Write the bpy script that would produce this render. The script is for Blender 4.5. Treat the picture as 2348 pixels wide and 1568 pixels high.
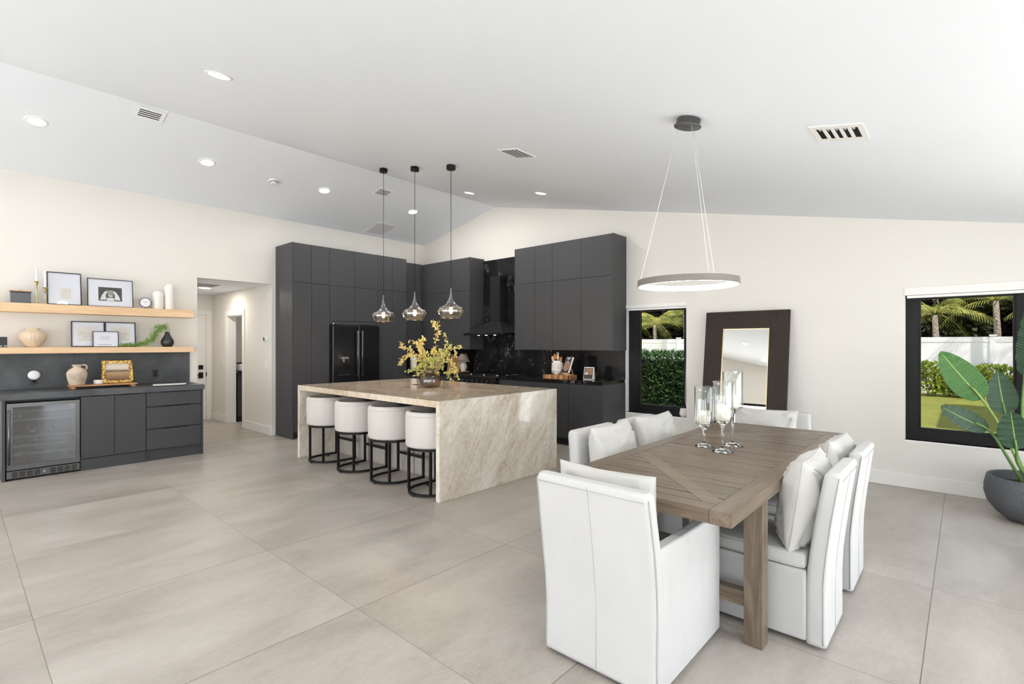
import bpy, bmesh, math, random
import numpy as np
from mathutils import Vector, Matrix, Euler

SC = bpy.context.scene
for o in list(bpy.data.objects):
    bpy.data.objects.remove(o, do_unlink=True)
COL = SC.collection
PI = math.pi
R = math.radians

# ------------------------------------------------------------------ camera
cam = bpy.data.cameras.new('camera')
cam.sensor_width = 36.0
cam.lens = 1156.3 / 2348 * 36.0
cam.shift_y = 6.0 / 2348
cam.clip_start = 0.05
cam.clip_end = 200
camo = bpy.data.objects.new('camera', cam)
camo.location = (0, 0, 1.42)
camo.rotation_euler = (R(90), 0, R(41.925))
COL.objects.link(camo)
SC.camera = camo

# ------------------------------------------------------------------ world, sun, exposure
world = bpy.data.worlds.new('world')
SC.world = world
world.use_nodes = True
wn = world.node_tree
wn.nodes.clear()
w_out = wn.nodes.new('ShaderNodeOutputWorld')
w_bg = wn.nodes.new('ShaderNodeBackground')
w_tc = wn.nodes.new('ShaderNodeTexCoord')
w_sep = wn.nodes.new('ShaderNodeSeparateXYZ')
w_rmp = wn.nodes.new('ShaderNodeValToRGB')
wn.links.new(w_tc.outputs['Generated'], w_sep.inputs[0])
wn.links.new(w_sep.outputs['Z'], w_rmp.inputs[0])
w_rmp.color_ramp.elements[0].position = 0.0
w_rmp.color_ramp.elements[0].color = (.975, .975, .98, 1)
w_rmp.color_ramp.elements[1].position = 0.7
w_rmp.color_ramp.elements[1].color = (.72, .83, 1.0, 1)
wn.links.new(w_rmp.outputs[0], w_bg.inputs[0])
w_bg.inputs[1].default_value = 7.8
wn.links.new(w_bg.outputs[0], w_out.inputs[0])

sun = bpy.data.lights.new('sun', 'SUN')
sun.energy = 34.0
sun.angle = R(0.6)
sun.color = (1.0, 0.95, 0.86)
suno = bpy.data.objects.new('sun', sun)
SUN_DIR = Vector((-2.0, 1.5, -3.15)).normalized()
suno.rotation_euler = SUN_DIR.to_track_quat('-Z', 'Y').to_euler()
suno.location = (10, -8, 16)
COL.objects.link(suno)

SC.view_settings.view_transform = 'Standard'
SC.view_settings.look = 'None'
SC.view_settings.exposure = -0.26
SC.view_settings.gamma = 1.0
SC.view_settings.use_curve_mapping = False
SC.cycles.max_bounces = 9
SC.cycles.diffuse_bounces = 5
SC.cycles.glossy_bounces = 4
SC.cycles.transmission_bounces = 8
SC.cycles.transparent_max_bounces = 14
SC.cycles.sample_clamp_indirect = 6.0
SC.cycles.caustics_reflective = False
SC.cycles.caustics_refractive = False
SC.cycles.use_denoising = True

DOWNLIGHT_W = 6.0
DOWNLIGHT_COL = (1.0, 0.97, 0.93)

# ------------------------------------------------------------------ materials
MATS = {}


def newmat(name):
    m = bpy.data.materials.new(name)
    m.use_nodes = True
    nt = m.node_tree
    nt.nodes.clear()
    out = nt.nodes.new('ShaderNodeOutputMaterial')
    return m, nt, out


def N(nt, t, **kw):
    n = nt.nodes.new(t)
    for k, v in kw.items():
        if k.startswith('i_'):
            n.inputs[k[2:].replace('_', ' ')].default_value = v
        else:
            setattr(n, k, v)
    return n


def bsdf(nt, out, col=(.8, .8, .8), rough=.5, metal=0., spec=.5, coat=0.):
    b = nt.nodes.new('ShaderNodeBsdfPrincipled')
    b.inputs['Base Color'].default_value = (*col, 1)
    b.inputs['Roughness'].default_value = rough
    b.inputs['Metallic'].default_value = metal
    b.inputs['Specular IOR Level'].default_value = spec
    b.inputs['Coat Weight'].default_value = coat
    b.inputs['Coat Roughness'].default_value = .05
    nt.links.new(b.outputs[0], out.inputs[0])
    return b


def coords(nt, scale=(1, 1, 1), rot=(0, 0, 0), obj=True):
    tc = nt.nodes.new('ShaderNodeTexCoord')
    src = tc.outputs['Object']
    if any(rot):                      # turn first, then stretch along the turned axes
        rt = nt.nodes.new('ShaderNodeMapping')
        rt.inputs['Rotation'].default_value = rot
        nt.links.new(src, rt.inputs[0])
        src = rt.outputs[0]
    mp = nt.nodes.new('ShaderNodeMapping')
    mp.inputs['Scale'].default_value = scale
    nt.links.new(src, mp.inputs[0])
    return mp.outputs[0]


def noise(nt, vec, scale=5, detail=4, rough=.55, dist=0.):
    n = nt.nodes.new('ShaderNodeTexNoise')
    n.inputs['Scale'].default_value = scale
    n.inputs['Detail'].default_value = detail
    n.inputs['Roughness'].default_value = rough
    n.inputs['Distortion'].default_value = dist
    nt.links.new(vec, n.inputs['Vector'])
    return n.outputs['Fac']


def ramp(nt, fac, stops):
    r = nt.nodes.new('ShaderNodeValToRGB')
    el = r.color_ramp.elements
    while len(el) < len(stops):
        el.new(.5)
    for e, (p, c) in zip(el, stops):
        e.position = p
        e.color = (*c, 1) if len(c) == 3 else c
    nt.links.new(fac, r.inputs[0])
    return r.outputs[0]


def bump(nt, b, h, strength=.2, dist=.01):
    n = nt.nodes.new('ShaderNodeBump')
    n.inputs['Strength'].default_value = strength
    n.inputs['Distance'].default_value = dist
    nt.links.new(h, n.inputs['Height'])
    nt.links.new(n.outputs[0], b.inputs['Normal'])


def mix(nt, fac, a, b, mode='MIX'):
    n = nt.nodes.new('ShaderNodeMix')
    n.data_type = 'RGBA'
    n.blend_type = mode
    for s, v in ((0, fac), (6, a), (7, b)):
        if isinstance(v, (int, float)):
            n.inputs[s].default_value = v
        elif isinstance(v, tuple):
            n.inputs[s].default_value = (*v, 1)
        else:
            nt.links.new(v, n.inputs[s])
    return n.outputs[2]


def math_(nt, op, a, b=None, c=None):
    n = nt.nodes.new('ShaderNodeMath')
    n.operation = op
    for i, v in enumerate((a, b, c)):
        if v is None:
            continue
        if isinstance(v, (int, float)):
            n.inputs[i].default_value = v
        else:
            nt.links.new(v, n.inputs[i])
    return n.outputs[0]


def simple(key, col, rough=.5, metal=0., spec=.5, coat=0., nscale=0, nstr=.1, var=0.):
    m, nt, out = newmat(key)
    b = bsdf(nt, out, col, rough, metal, spec, coat)
    if nscale:
        f = noise(nt, coords(nt), nscale, 5)
        bump(nt, b, f, nstr, .005)
        if var:
            lo = tuple(max(0, c * (1 - var)) for c in col)
            hi = tuple(min(1, c * (1 + var)) for c in col)
            nt.links.new(ramp(nt, f, [(.3, lo), (.7, hi)]), b.inputs['Base Color'])
    MATS[key] = m
    return m


def thin_glass(key, tint=(1, 1, 1), refl=1.0, rough=0.0, spec_tint=(1, 1, 1), base=.0):
    m, nt, out = newmat(key)
    t = N(nt, 'ShaderNodeBsdfTransparent')
    t.inputs[0].default_value = (*tint, 1)
    g = N(nt, 'ShaderNodeBsdfGlossy')
    g.inputs['Color'].default_value = (*spec_tint, 1)
    g.inputs['Roughness'].default_value = rough
    lw = N(nt, 'ShaderNodeLayerWeight')
    lw.inputs['Blend'].default_value = .5
    f5 = math_(nt, 'POWER', lw.outputs['Facing'], 4.5)
    f = math_(nt, 'MULTIPLY_ADD', math_(nt, 'MULTIPLY_ADD', f5, .96, .04), refl, base)
    f = math_(nt, 'MINIMUM', f, .95)
    mx = N(nt, 'ShaderNodeMixShader')
    nt.links.new(f, mx.inputs[0])
    nt.links.new(t.outputs[0], mx.inputs[1])
    nt.links.new(g.outputs[0], mx.inputs[2])
    nt.links.new(mx.outputs[0], out.inputs[0])
    MATS[key] = m
    return m


def emit(key, col, strength):
    m, nt, out = newmat(key)
    e = N(nt, 'ShaderNodeEmission')
    e.inputs[0].default_value = (*col, 1)
    e.inputs[1].default_value = strength
    nt.links.new(e.outputs[0], out.inputs[0])
    MATS[key] = m


simple('wall', (.775, .75, .705), .6, spec=.2, nscale=60, nstr=.04)
simple('ceiling', (.84, .875, .93), .7, spec=.2, nscale=50, nstr=.04)
simple('trim', (.84, .825, .80), .4, spec=.3)
simple('reveal', (.84, .83, .81), .4, spec=.3)
simple('cabinet', (.052, .053, .057), .45, spec=.3, nscale=400, nstr=.05)
simple('cabinet_dark', (.035, .035, .037), .5, spec=.3)
simple('black_metal', (.009, .009, .010), .5, spec=.22)
simple('hood_black', (.016, .016, .017), .35, spec=.3)
simple('black_gloss', (.010, .010, .011), .08, spec=.5)
simple('fridge_steel', (.035, .035, .038), .16, metal=.75)
simple('dark_steel', (.13, .13, .13), .3, metal=.9)
simple('steel', (.55, .55, .55), .25, metal=1.)
simple('gap', (.012, .012, .012), .8, spec=.1)
simple('copper', (.50, .30, .19), .35, metal=.8)
simple('cooler_inside', (.035, .037, .042), .6)
simple('wood_rack', (.62, .55, .44), .6)
simple('ceramic_celadon', (.60, .62, .52), .3)
simple('brass', (.72, .55, .27), .25, metal=1.)
simple('frame_black', (.012, .013, .02), .4)
simple('white_paper', (.80, .82, .86), .45, spec=.3)
simple('cream_paper', (.80, .76, .68), .7)
simple('ink', (.16, .14, .13), .8)
simple('photo_dark', (.05, .055, .045), .6, nscale=30, nstr=0, var=.5)
simple('photo_mid', (.30, .31, .28), .6)
simple('photo_light', (.75, .76, .72), .6)
simple('ceramic_white', (.82, .80, .76), .5, nscale=80, nstr=.1)
simple('ceramic_tan', (.66, .53, .39), .75, spec=.2, nscale=60, nstr=.3, var=.08)
simple('ceramic_jug', (.52, .43, .33), .75, spec=.2, nscale=14, nstr=.3, var=.28)
simple('ceramic_black', (.018, .018, .019), .35)
simple('wax', (.86, .80, .70), .5, spec=.3)
simple('wax_white', (.88, .87, .84), .5, spec=.3)
simple('plastic_white', (.85, .85, .84), .35)
simple('screen_black', (.01, .01, .012), .15)
simple('shade_brown', (.26, .20, .175), .8, nscale=120, nstr=.3)
simple('pot_grey', (.10, .105, .115), .75, spec=.3, nscale=50, nstr=.25, var=.15)
simple('soil', (.03, .02, .014), .95, nscale=40, nstr=1.)
simple('mirror_frame', (.036, .027, .022), .6, spec=.15, nscale=60, nstr=.2, var=.25)
simple('book_cover', (.07, .055, .06), .4)
simple('book_image', (.30, .14, .07), .5, nscale=50, nstr=0, var=.6)
simple('wood_light', (.62, .40, .22), .5, nscale=30, nstr=.1, var=.15)
simple('wood_mid', (.40, .19, .07), .5, nscale=20, nstr=.1, var=.25)
simple('slot_black', (.003, .003, .003), .9, spec=.02)
simple('vent_white', (.90, .91, .94), .45, spec=.3)
simple('soffit', (.5, .5, .5), .7)
simple('fence', (.90, .89, .91), .4)
simple('trunk', (.28, .24, .19), .8, nscale=20, nstr=.6, var=.3)
simple('stem_green', (.20, .30, .08), .45)
simple('rail_green', (.10, .20, .05), .45)
simple('twig', (.22, .12, .07), .7)
simple('ring_metal', (.16, .14, .125), .45)
simple('canopy_metal', (.07, .07, .072), .5)
simple('terrace', (.75, .73, .70), .8)
simple('wire_white', (.75, .75, .75), .4)
simple('charge_cable', (.80, .80, .82), .5)

# mirror
m, nt, out = newmat('mirror_glass')
g = N(nt, 'ShaderNodeBsdfGlossy')
g.inputs['Color'].default_value = (.80, .79, .76, 1)
g.inputs['Roughness'].default_value = .004
nt.links.new(g.outputs[0], out.inputs[0])
MATS['mirror_glass'] = m

thin_glass('window_glass', (.47, .465, .46), .0)
thin_glass('clear_glass', (.97, .985, .98), 1.5, base=.03)
m, nt, out = newmat('solid_glass')
g = N(nt, 'ShaderNodeBsdfGlass')
g.inputs['Color'].default_value = (.99, 1, .995, 1)
g.inputs['IOR'].default_value = 1.47
nt.links.new(g.outputs[0], out.inputs[0])
MATS['solid_glass'] = m
thin_glass('door_glass', (.96, .97, .97), 1.0)
thin_glass('picture_glass', (.98, .98, .99), .7)
thin_glass('cooler_glass', (.50, .54, .60), 1.0, .015, base=.10)
thin_glass('smoke_glass', (.62, .55, .46), 1.8, .0, (.95, .93, .9), base=.22)
thin_glass('vase_glass', (.48, .38, .27), 1.3, .0, base=.06)

emit('lamp_disc', (1, .98, .95), 14)
emit('ring_light', (1, .95, .87), 40)
emit('filament', (1, .66, .30), 60)
emit('display_glow', (.8, .5, .32), .45)

# frosted bulb
thin_glass('bulb_glass', (1, .95, .85), .8)

# leaves (two-sided with translucency)


def leafmat(key, c1, c2, scale=30, rough=.45, trans=.25):
    m, nt, out = newmat(key)
    b = N(nt, 'ShaderNodeBsdfPrincipled')
    b.inputs['Roughness'].default_value = rough
    b.inputs['Specular IOR Level'].default_value = .4
    f = noise(nt, coords(nt), scale, 3)
    c = ramp(nt, f, [(.35, c1), (.65, c2)])
    nt.links.new(c, b.inputs['Base Color'])
    t = N(nt, 'ShaderNodeBsdfTranslucent')
    nt.links.new(c, t.inputs[0])
    mx = N(nt, 'ShaderNodeMixShader')
    mx.inputs[0].default_value = trans
    nt.links.new(b.outputs[0], mx.inputs[1])
    nt.links.new(t.outputs[0], mx.inputs[2])
    nt.links.new(mx.outputs[0], out.inputs[0])
    MATS[key] = m


leafmat('leaf_branch_gold', (.55, .45, .12), (.88, .78, .40), 25)
leafmat('leaf_branch_green', (.38, .42, .12), (.74, .72, .32), 25)
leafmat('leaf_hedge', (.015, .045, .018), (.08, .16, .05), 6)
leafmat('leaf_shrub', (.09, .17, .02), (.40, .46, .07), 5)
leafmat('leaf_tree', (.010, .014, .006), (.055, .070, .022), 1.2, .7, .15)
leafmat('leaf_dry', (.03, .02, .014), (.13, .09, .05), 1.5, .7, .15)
leafmat('leaf_palm', (.08, .12, .02), (.60, .58, .15), 2.6, .45, .25)
leafmat('leaf_garland', (.10, .22, .02), (.30, .48, .08), 40)


def bananaleaf(key, c1, c2):
    m, nt, out = newmat(key)
    b = N(nt, 'ShaderNodeBsdfPrincipled')
    b.inputs['Roughness'].default_value = .35
    uv = N(nt, 'ShaderNodeUVMap')
    sep = N(nt, 'ShaderNodeSeparateXYZ')
    nt.links.new(uv.outputs[0], sep.inputs[0])
    # u across (-.5..+.5 stored 0..1), v along
    au = math_(nt, 'ABSOLUTE', math_(nt, 'SUBTRACT', sep.outputs['X'], .5))
    ph = math_(nt, 'MULTIPLY_ADD', au, -18.0, math_(nt, 'MULTIPLY', sep.outputs['Y'], 480.0))
    s = math_(nt, 'MULTIPLY_ADD', math_(nt, 'SINE', ph), .5, .5)
    col = ramp(nt, s, [(0., c1), (.8, c2)])
    mid = math_(nt, 'LESS_THAN', au, .018)
    col = mix(nt, mid, col, (.30, .42, .12))
    nt.links.new(col, b.inputs['Base Color'])
    bump(nt, b, s, .5, .004)
    t = N(nt, 'ShaderNodeBsdfTranslucent')
    nt.links.new(col, t.inputs[0])
    mx = N(nt, 'ShaderNodeMixShader')
    mx.inputs[0].default_value = .3
    nt.links.new(b.outputs[0], mx.inputs[1])
    nt.links.new(t.outputs[0], mx.inputs[2])
    nt.links.new(mx.outputs[0], out.inputs[0])
    MATS[key] = m


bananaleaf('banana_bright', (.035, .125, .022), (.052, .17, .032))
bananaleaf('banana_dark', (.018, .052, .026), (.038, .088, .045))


def fabric(key, col, scale=900, nstr=.25, wr=.35, var=.04):
    m, nt, out = newmat(key)
    b = bsdf(nt, out, col, .9, spec=.15)
    b.inputs['Sheen Weight'].default_value = .15
    v = coords(nt)
    f1 = noise(nt, v, scale, 2)
    f2 = noise(nt, coords(nt, (1, 1, .55)), 7, 3, .5, .6)
    h = math_(nt, 'ADD', math_(nt, 'MULTIPLY', f1, .08), f2)
    bump(nt, b, h, wr, .015)
    lo = tuple(c * (1 - var) for c in col)
    nt.links.new(ramp(nt, f2, [(.3, lo), (.7, col)]), b.inputs['Base Color'])
    MATS[key] = m


fabric('linen_white', (.525, .52, .51), wr=.5)
fabric('linen_pillow', (.60, .59, .56), wr=1.0)
simple('linen_seam', (.42, .415, .405), .9, spec=.1)
fabric('linen_stool', (.60, .57, .535), scale=500, wr=.08)


def floor_material():
    m, nt, out = newmat('floor_tile')
    b = bsdf(nt, out, (.5, .46, .42), .38, spec=.42)
    tc = N(nt, 'ShaderNodeTexCoord')
    sep = N(nt, 'ShaderNodeSeparateXYZ')
    nt.links.new(tc.outputs['Object'], sep.inputs[0])
    tx = math_(nt, 'DIVIDE', math_(nt, 'ADD', sep.outputs['X'], 60 * 1.145 + .14), 1.145)
    ty = math_(nt, 'DIVIDE', math_(nt, 'ADD', sep.outputs['Y'], 60 * 1.178 - .285), 1.178)
    fx = math_(nt, 'FRACT', tx)
    fy = math_(nt, 'FRACT', ty)
    dx = math_(nt, 'MULTIPLY', math_(nt, 'MINIMUM', fx, math_(nt, 'SUBTRACT', 1.0, fx)), 1.145)
    dy = math_(nt, 'MULTIPLY', math_(nt, 'MINIMUM', fy, math_(nt, 'SUBTRACT', 1.0, fy)), 1.178)
    gx = math_(nt, 'LESS_THAN', dx, .0022)
    gy = math_(nt, 'LESS_THAN', dy, .0016)
    grout = math_(nt, 'MAXIMUM', gx, math_(nt, 'MULTIPLY', gy, .85))
    cmb = N(nt, 'ShaderNodeCombineXYZ')
    nt.links.new(math_(nt, 'FLOOR', tx), cmb.inputs[0])
    nt.links.new(math_(nt, 'FLOOR', ty), cmb.inputs[1])
    wnz = N(nt, 'ShaderNodeTexWhiteNoise')
    wnz.noise_dimensions = '3D'
    nt.links.new(cmb.outputs[0], wnz.inputs['Vector'])
    # offset noise per tile
    add = N(nt, 'ShaderNodeVectorMath')
    add.operation = 'MULTIPLY_ADD'
    nt.links.new(wnz.outputs['Color'], add.inputs[0])
    add.inputs[1].default_value = (7, 7, 7)
    nt.links.new(tc.outputs['Object'], add.inputs[2])
    mp = N(nt, 'ShaderNodeMapping')
    mp.inputs['Scale'].default_value = (1.9, .75, 1)
    nt.links.new(add.outputs[0], mp.inputs[0])
    f1 = noise(nt, mp.outputs[0], 1.3, 6, .62, .5)
    f2 = noise(nt, mp.outputs[0], 26, 5, .7, .2)
    f = math_(nt, 'ADD', math_(nt, 'MULTIPLY', f1, .72), math_(nt, 'MULTIPLY', f2, .28))
    c = ramp(nt, f, [(.34, (.31, .276, .238)), (.5, (.395, .358, .315)), (.66, (.48, .442, .395))])
    hs = N(nt, 'ShaderNodeHueSaturation')
    nt.links.new(c, hs.inputs['Color'])
    nt.links.new(math_(nt, 'MULTIPLY_ADD', wnz.outputs['Value'], .08, .96), hs.inputs['Value'])
    c = mix(nt, grout, hs.outputs[0], (.15, .125, .10))
    nt.links.new(c, b.inputs['Base Color'])
    nt.links.new(math_(nt, 'MULTIPLY_ADD', f2, .2, .27), b.inputs['Roughness'])
    h = math_(nt, 'SUBTRACT', math_(nt, 'MULTIPLY', f2, .12), grout)
    bump(nt, b, h, .25, .002)
    MATS['floor_tile'] = m


floor_material()


def marble(key, base, base2, vein, rough, vscale=1.1, width=.012, dens=.5, rot=(.4, .5, .8)):
    m, nt, out = newmat(key)
    b = bsdf(nt, out, base, rough, spec=.28)
    v = coords(nt, (1, 1, 1), rot)
    f = noise(nt, v, 3.5, 7, .6, .5)
    c = ramp(nt, f, [(.35, base), (.65, base2)])
    w1 = noise(nt, coords(nt, (.8, 2.2, .8), rot), vscale, 5, .62, 1.4)
    d = math_(nt, 'ABSOLUTE', math_(nt, 'SUBTRACT', w1, .5))
    vm = ramp(nt, d, [(0., (1, 1, 1)), (width, (0, 0, 0))])
    msk = ramp(nt, noise(nt, v, 2.3, 3, .6), [(dens, (0, 0, 0)), (dens + .12, (1, 1, 1))])
    k = math_(nt, 'MULTIPLY', vm, msk)
    c = mix(nt, k, c, vein)
    nt.links.new(c, b.inputs['Base Color'])
    MATS[key] = m


marble('black_marble', (.008, .008, .009), (.016, .016, .017), (.5, .5, .5), .1, 2.6, .007, .50)
marble('soapstone', (.055, .060, .066), (.095, .10, .108), (.32, .33, .34), .45, 2.0, .005, .58)


def quartzite(key, stops):
    m, nt, out = newmat(key)
    b = bsdf(nt, out, (.6, .54, .45), .07, spec=.55)
    rot = (.25, .65, .5)
    v = coords(nt, (1, 1, 1), rot)
    vs = coords(nt, (1.6, 1.6, .55), (.55, .1, .3))
    f = noise(nt, vs, 2.2, 12, .78, .6)
    g = noise(nt, v, 26, 6, .75, .4)
    h = math_(nt, 'ADD', math_(nt, 'MULTIPLY', f, .74), math_(nt, 'MULTIPLY', g, .26))
    c = ramp(nt, h, stops)
    sc = coords(nt, (5.5, 5.5, .9), (.75, .0, .2))
    d = math_(nt, 'ABSOLUTE', math_(nt, 'SUBTRACT', noise(nt, sc, 1.5, 5, .6, .8), .5))
    wh = ramp(nt, d, [(0., (1, 1, 1)), (.020, (0, 0, 0))])
    msk = ramp(nt, noise(nt, v, 2.2, 3, .5), [(.42, (0, 0, 0)), (.6, (1, 1, 1))])
    c = mix(nt, math_(nt, 'MULTIPLY', math_(nt, 'MULTIPLY', wh, msk), .6), c, (.88, .86, .82))
    d2 = math_(nt, 'ABSOLUTE', math_(nt, 'SUBTRACT', noise(nt, coords(nt, (2.4, 2.4, .8), (.2, .2, .0)), 1.7, 9, .75, .9), .5))
    rust = ramp(nt, d2, [(0., (1, 1, 1)), (.007, (0, 0, 0))])
    msk2 = ramp(nt, noise(nt, v, 3.1, 3, .5), [(.50, (0, 0, 0)), (.62, (1, 1, 1))])
    c = mix(nt, math_(nt, 'MULTIPLY', math_(nt, 'MULTIPLY', rust, msk2), .6), c, (.34, .23, .12))
    nt.links.new(c, b.inputs['Base Color'])
    MATS[key] = m


quartzite('quartzite', [(.36, (.40, .32, .24)), (.46, (.60, .53, .44)), (.54, (.72, .67, .59)), (.64, (.80, .77, .71))])
quartzite('quartzite_top', [(.36, (.42, .31, .21)), (.46, (.60, .49, .37)), (.54, (.70, .60, .48)), (.64, (.78, .71, .61))])


def wood(key, c1, c2, c3, axis='Y', rough=.45, scale=1.0, bumpk=.2, spec=.4):
    m, nt, out = newmat(key)
    b = bsdf(nt, out, c2, rough, spec=spec)
    s = {'X': (1.2, 18, 18), 'Y': (18, 1.2, 18), 'Z': (18, 18, 1.2)}[axis]
    s = tuple(k * scale for k in s)
    f = noise(nt, coords(nt, s), 1.0, 6, .65, .9)
    g = noise(nt, coords(nt, tuple(k * 4 for k in s)), 1.5, 4, .6, .2)
    h = math_(nt, 'ADD', math_(nt, 'MULTIPLY', f, .7), math_(nt, 'MULTIPLY', g, .3))
    nt.links.new(ramp(nt, h, [(.32, c1), (.5, c2), (.68, c3)]), b.inputs['Base Color'])
    bump(nt, b, h, bumpk, .004)
    MATS[key] = m


wood('shelf_wood', (.60, .39, .22), (.72, .50, .30), (.80, .60, .40), 'Y', .5, .7, .05)
for ax in 'XYZ':
    wood('table_wood_' + ax, (.070, .047, .030), (.135, .100, .070), (.215, .168, .122), ax, .33, 1.0, .6)
wood('table_wood_D', (.105, .078, .050), (.165, .126, .088), (.24, .19, .138), 'X', .33, 1.0, .5)
wood('board_wood', (.30, .13, .05), (.46, .24, .10), (.62, .40, .22), 'Z', .5, .8, .1)
wood('riser_wood', (.34, .15, .06), (.50, .25, .11), (.62, .36, .18), 'Y', .35, .8, .1)


def gold_leaf():
    m, nt, out = newmat('gilt')
    b = bsdf(nt, out, (.6, .38, .08), .35, metal=.7)
    f = noise(nt, coords(nt), 45, 4)
    nt.links.new(ramp(nt, f, [(.38, (.12, .055, .015)), (.5, (.42, .25, .06)), (.66, (.68, .47, .16))]), b.inputs['Base Color'])
    bump(nt, b, f, .4, .004)
    MATS['gilt'] = m


gold_leaf()


def painting():
    m, nt, out = newmat('landscape_painting')
    b = bsdf(nt, out, (.5, .4, .3), .6, spec=.2)
    tc = N(nt, 'ShaderNodeTexCoord')
    sep = N(nt, 'ShaderNodeSeparateXYZ')
    nt.links.new(tc.outputs['Object'], sep.inputs[0])
    f = noise(nt, coords(nt, (1, 9, 26)), 2.2, 5, .6)
    z = math_(nt, 'ADD', math_(nt, 'DIVIDE', math_(nt, 'SUBTRACT', sep.outputs['Z'], .965), .22), math_(nt, 'MULTIPLY_ADD', f, .16, -.08))
    nt.links.new(ramp(nt, z, [(.0, (.12, .08, .055)), (.25, (.30, .19, .11)), (.42, (.42, .28, .15)), (.52, (.13, .10, .07)),
                              (.58, (.30, .26, .22)), (.64, (.66, .56, .46)), (.85, (.72, .64, .56))]), b.inputs['Base Color'])
    MATS['landscape_painting'] = m


painting()


def grass_material():
    m, nt, out = newmat('lawn')
    b = bsdf(nt, out, (.3, .36, .06), .85, spec=.1)
    f = noise(nt, coords(nt), 3.0, 8, .8)
    nt.links.new(ramp(nt, f, [(.3, (.12, .13, .028)), (.55, (.20, .215, .05)), (.75, (.27, .27, .075))]), b.inputs['Base Color'])
    bump(nt, b, noise(nt, coords(nt), 60, 3), .8, .03)
    MATS['lawn'] = m


grass_material()

# striped butcher block (stripes along object X)
m, nt, out = newmat('butcher_block')
b = bsdf(nt, out, (.5, .3, .15), .5)
tc = N(nt, 'ShaderNodeTexCoord')
sep = N(nt, 'ShaderNodeSeparateXYZ')
nt.links.new(tc.outputs['Object'], sep.inputs[0])
fl = math_(nt, 'FLOOR', math_(nt, 'MULTIPLY', math_(nt, 'ADD', sep.outputs['X'], sep.outputs['Y']), 38))
wnz = N(nt, 'ShaderNodeTexWhiteNoise')
wnz.noise_dimensions = '1D'
nt.links.new(fl, wnz.inputs['W'])
nt.links.new(ramp(nt, wnz.outputs['Value'], [(0, (.20, .075, .025)), (.4, (.40, .18, .07)), (.7, (.55, .29, .12)), (1, (.66, .42, .22))]), b.inputs['Base Color'])
MATS['butcher_block'] = m

# perforated radio grille / mesh pattern
m, nt, out = newmat('radio_mesh')
b = bsdf(nt, out, (.05, .06, .07), .5)
tc = N(nt, 'ShaderNodeTexCoord')
sep = N(nt, 'ShaderNodeSeparateXYZ')
nt.links.new(tc.outputs['Object'], sep.inputs[0])
a1 = math_(nt, 'SINE', math_(nt, 'MULTIPLY', sep.outputs['Y'], 700))
a2 = math_(nt, 'SINE', math_(nt, 'MULTIPLY', sep.outputs['Z'], 700))
k = math_(nt, 'GREATER_THAN', math_(nt, 'MULTIPLY', a1, a2), .25)
nt.links.new(mix(nt, k, (.03, .036, .045), (.22, .24, .26)), b.inputs['Base Color'])
MATS['radio_mesh'] = m

# ------------------------------------------------------------------ object helpers
WM = {}


def tag(o, label=None, cat=None, group=None, kind=None):
    if label: o['label'] = label
    if cat: o['category'] = cat
    if group: o['group'] = group
    if kind: o['kind'] = kind
    return o


def thing(name, label, cat, loc=(0, 0, 0), rz=0., group=None, rot=None):
    o = bpy.data.objects.new(name, None)
    o.empty_display_size = .1
    COL.objects.link(o)
    e = rot if rot is not None else (0, 0, rz)
    o.location = loc
    o.rotation_euler = e
    WM[o.name] = Matrix.Translation(Vector(loc)) @ Euler(e).to_matrix().to_4x4()
    return tag(o, label, cat, group)


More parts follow.
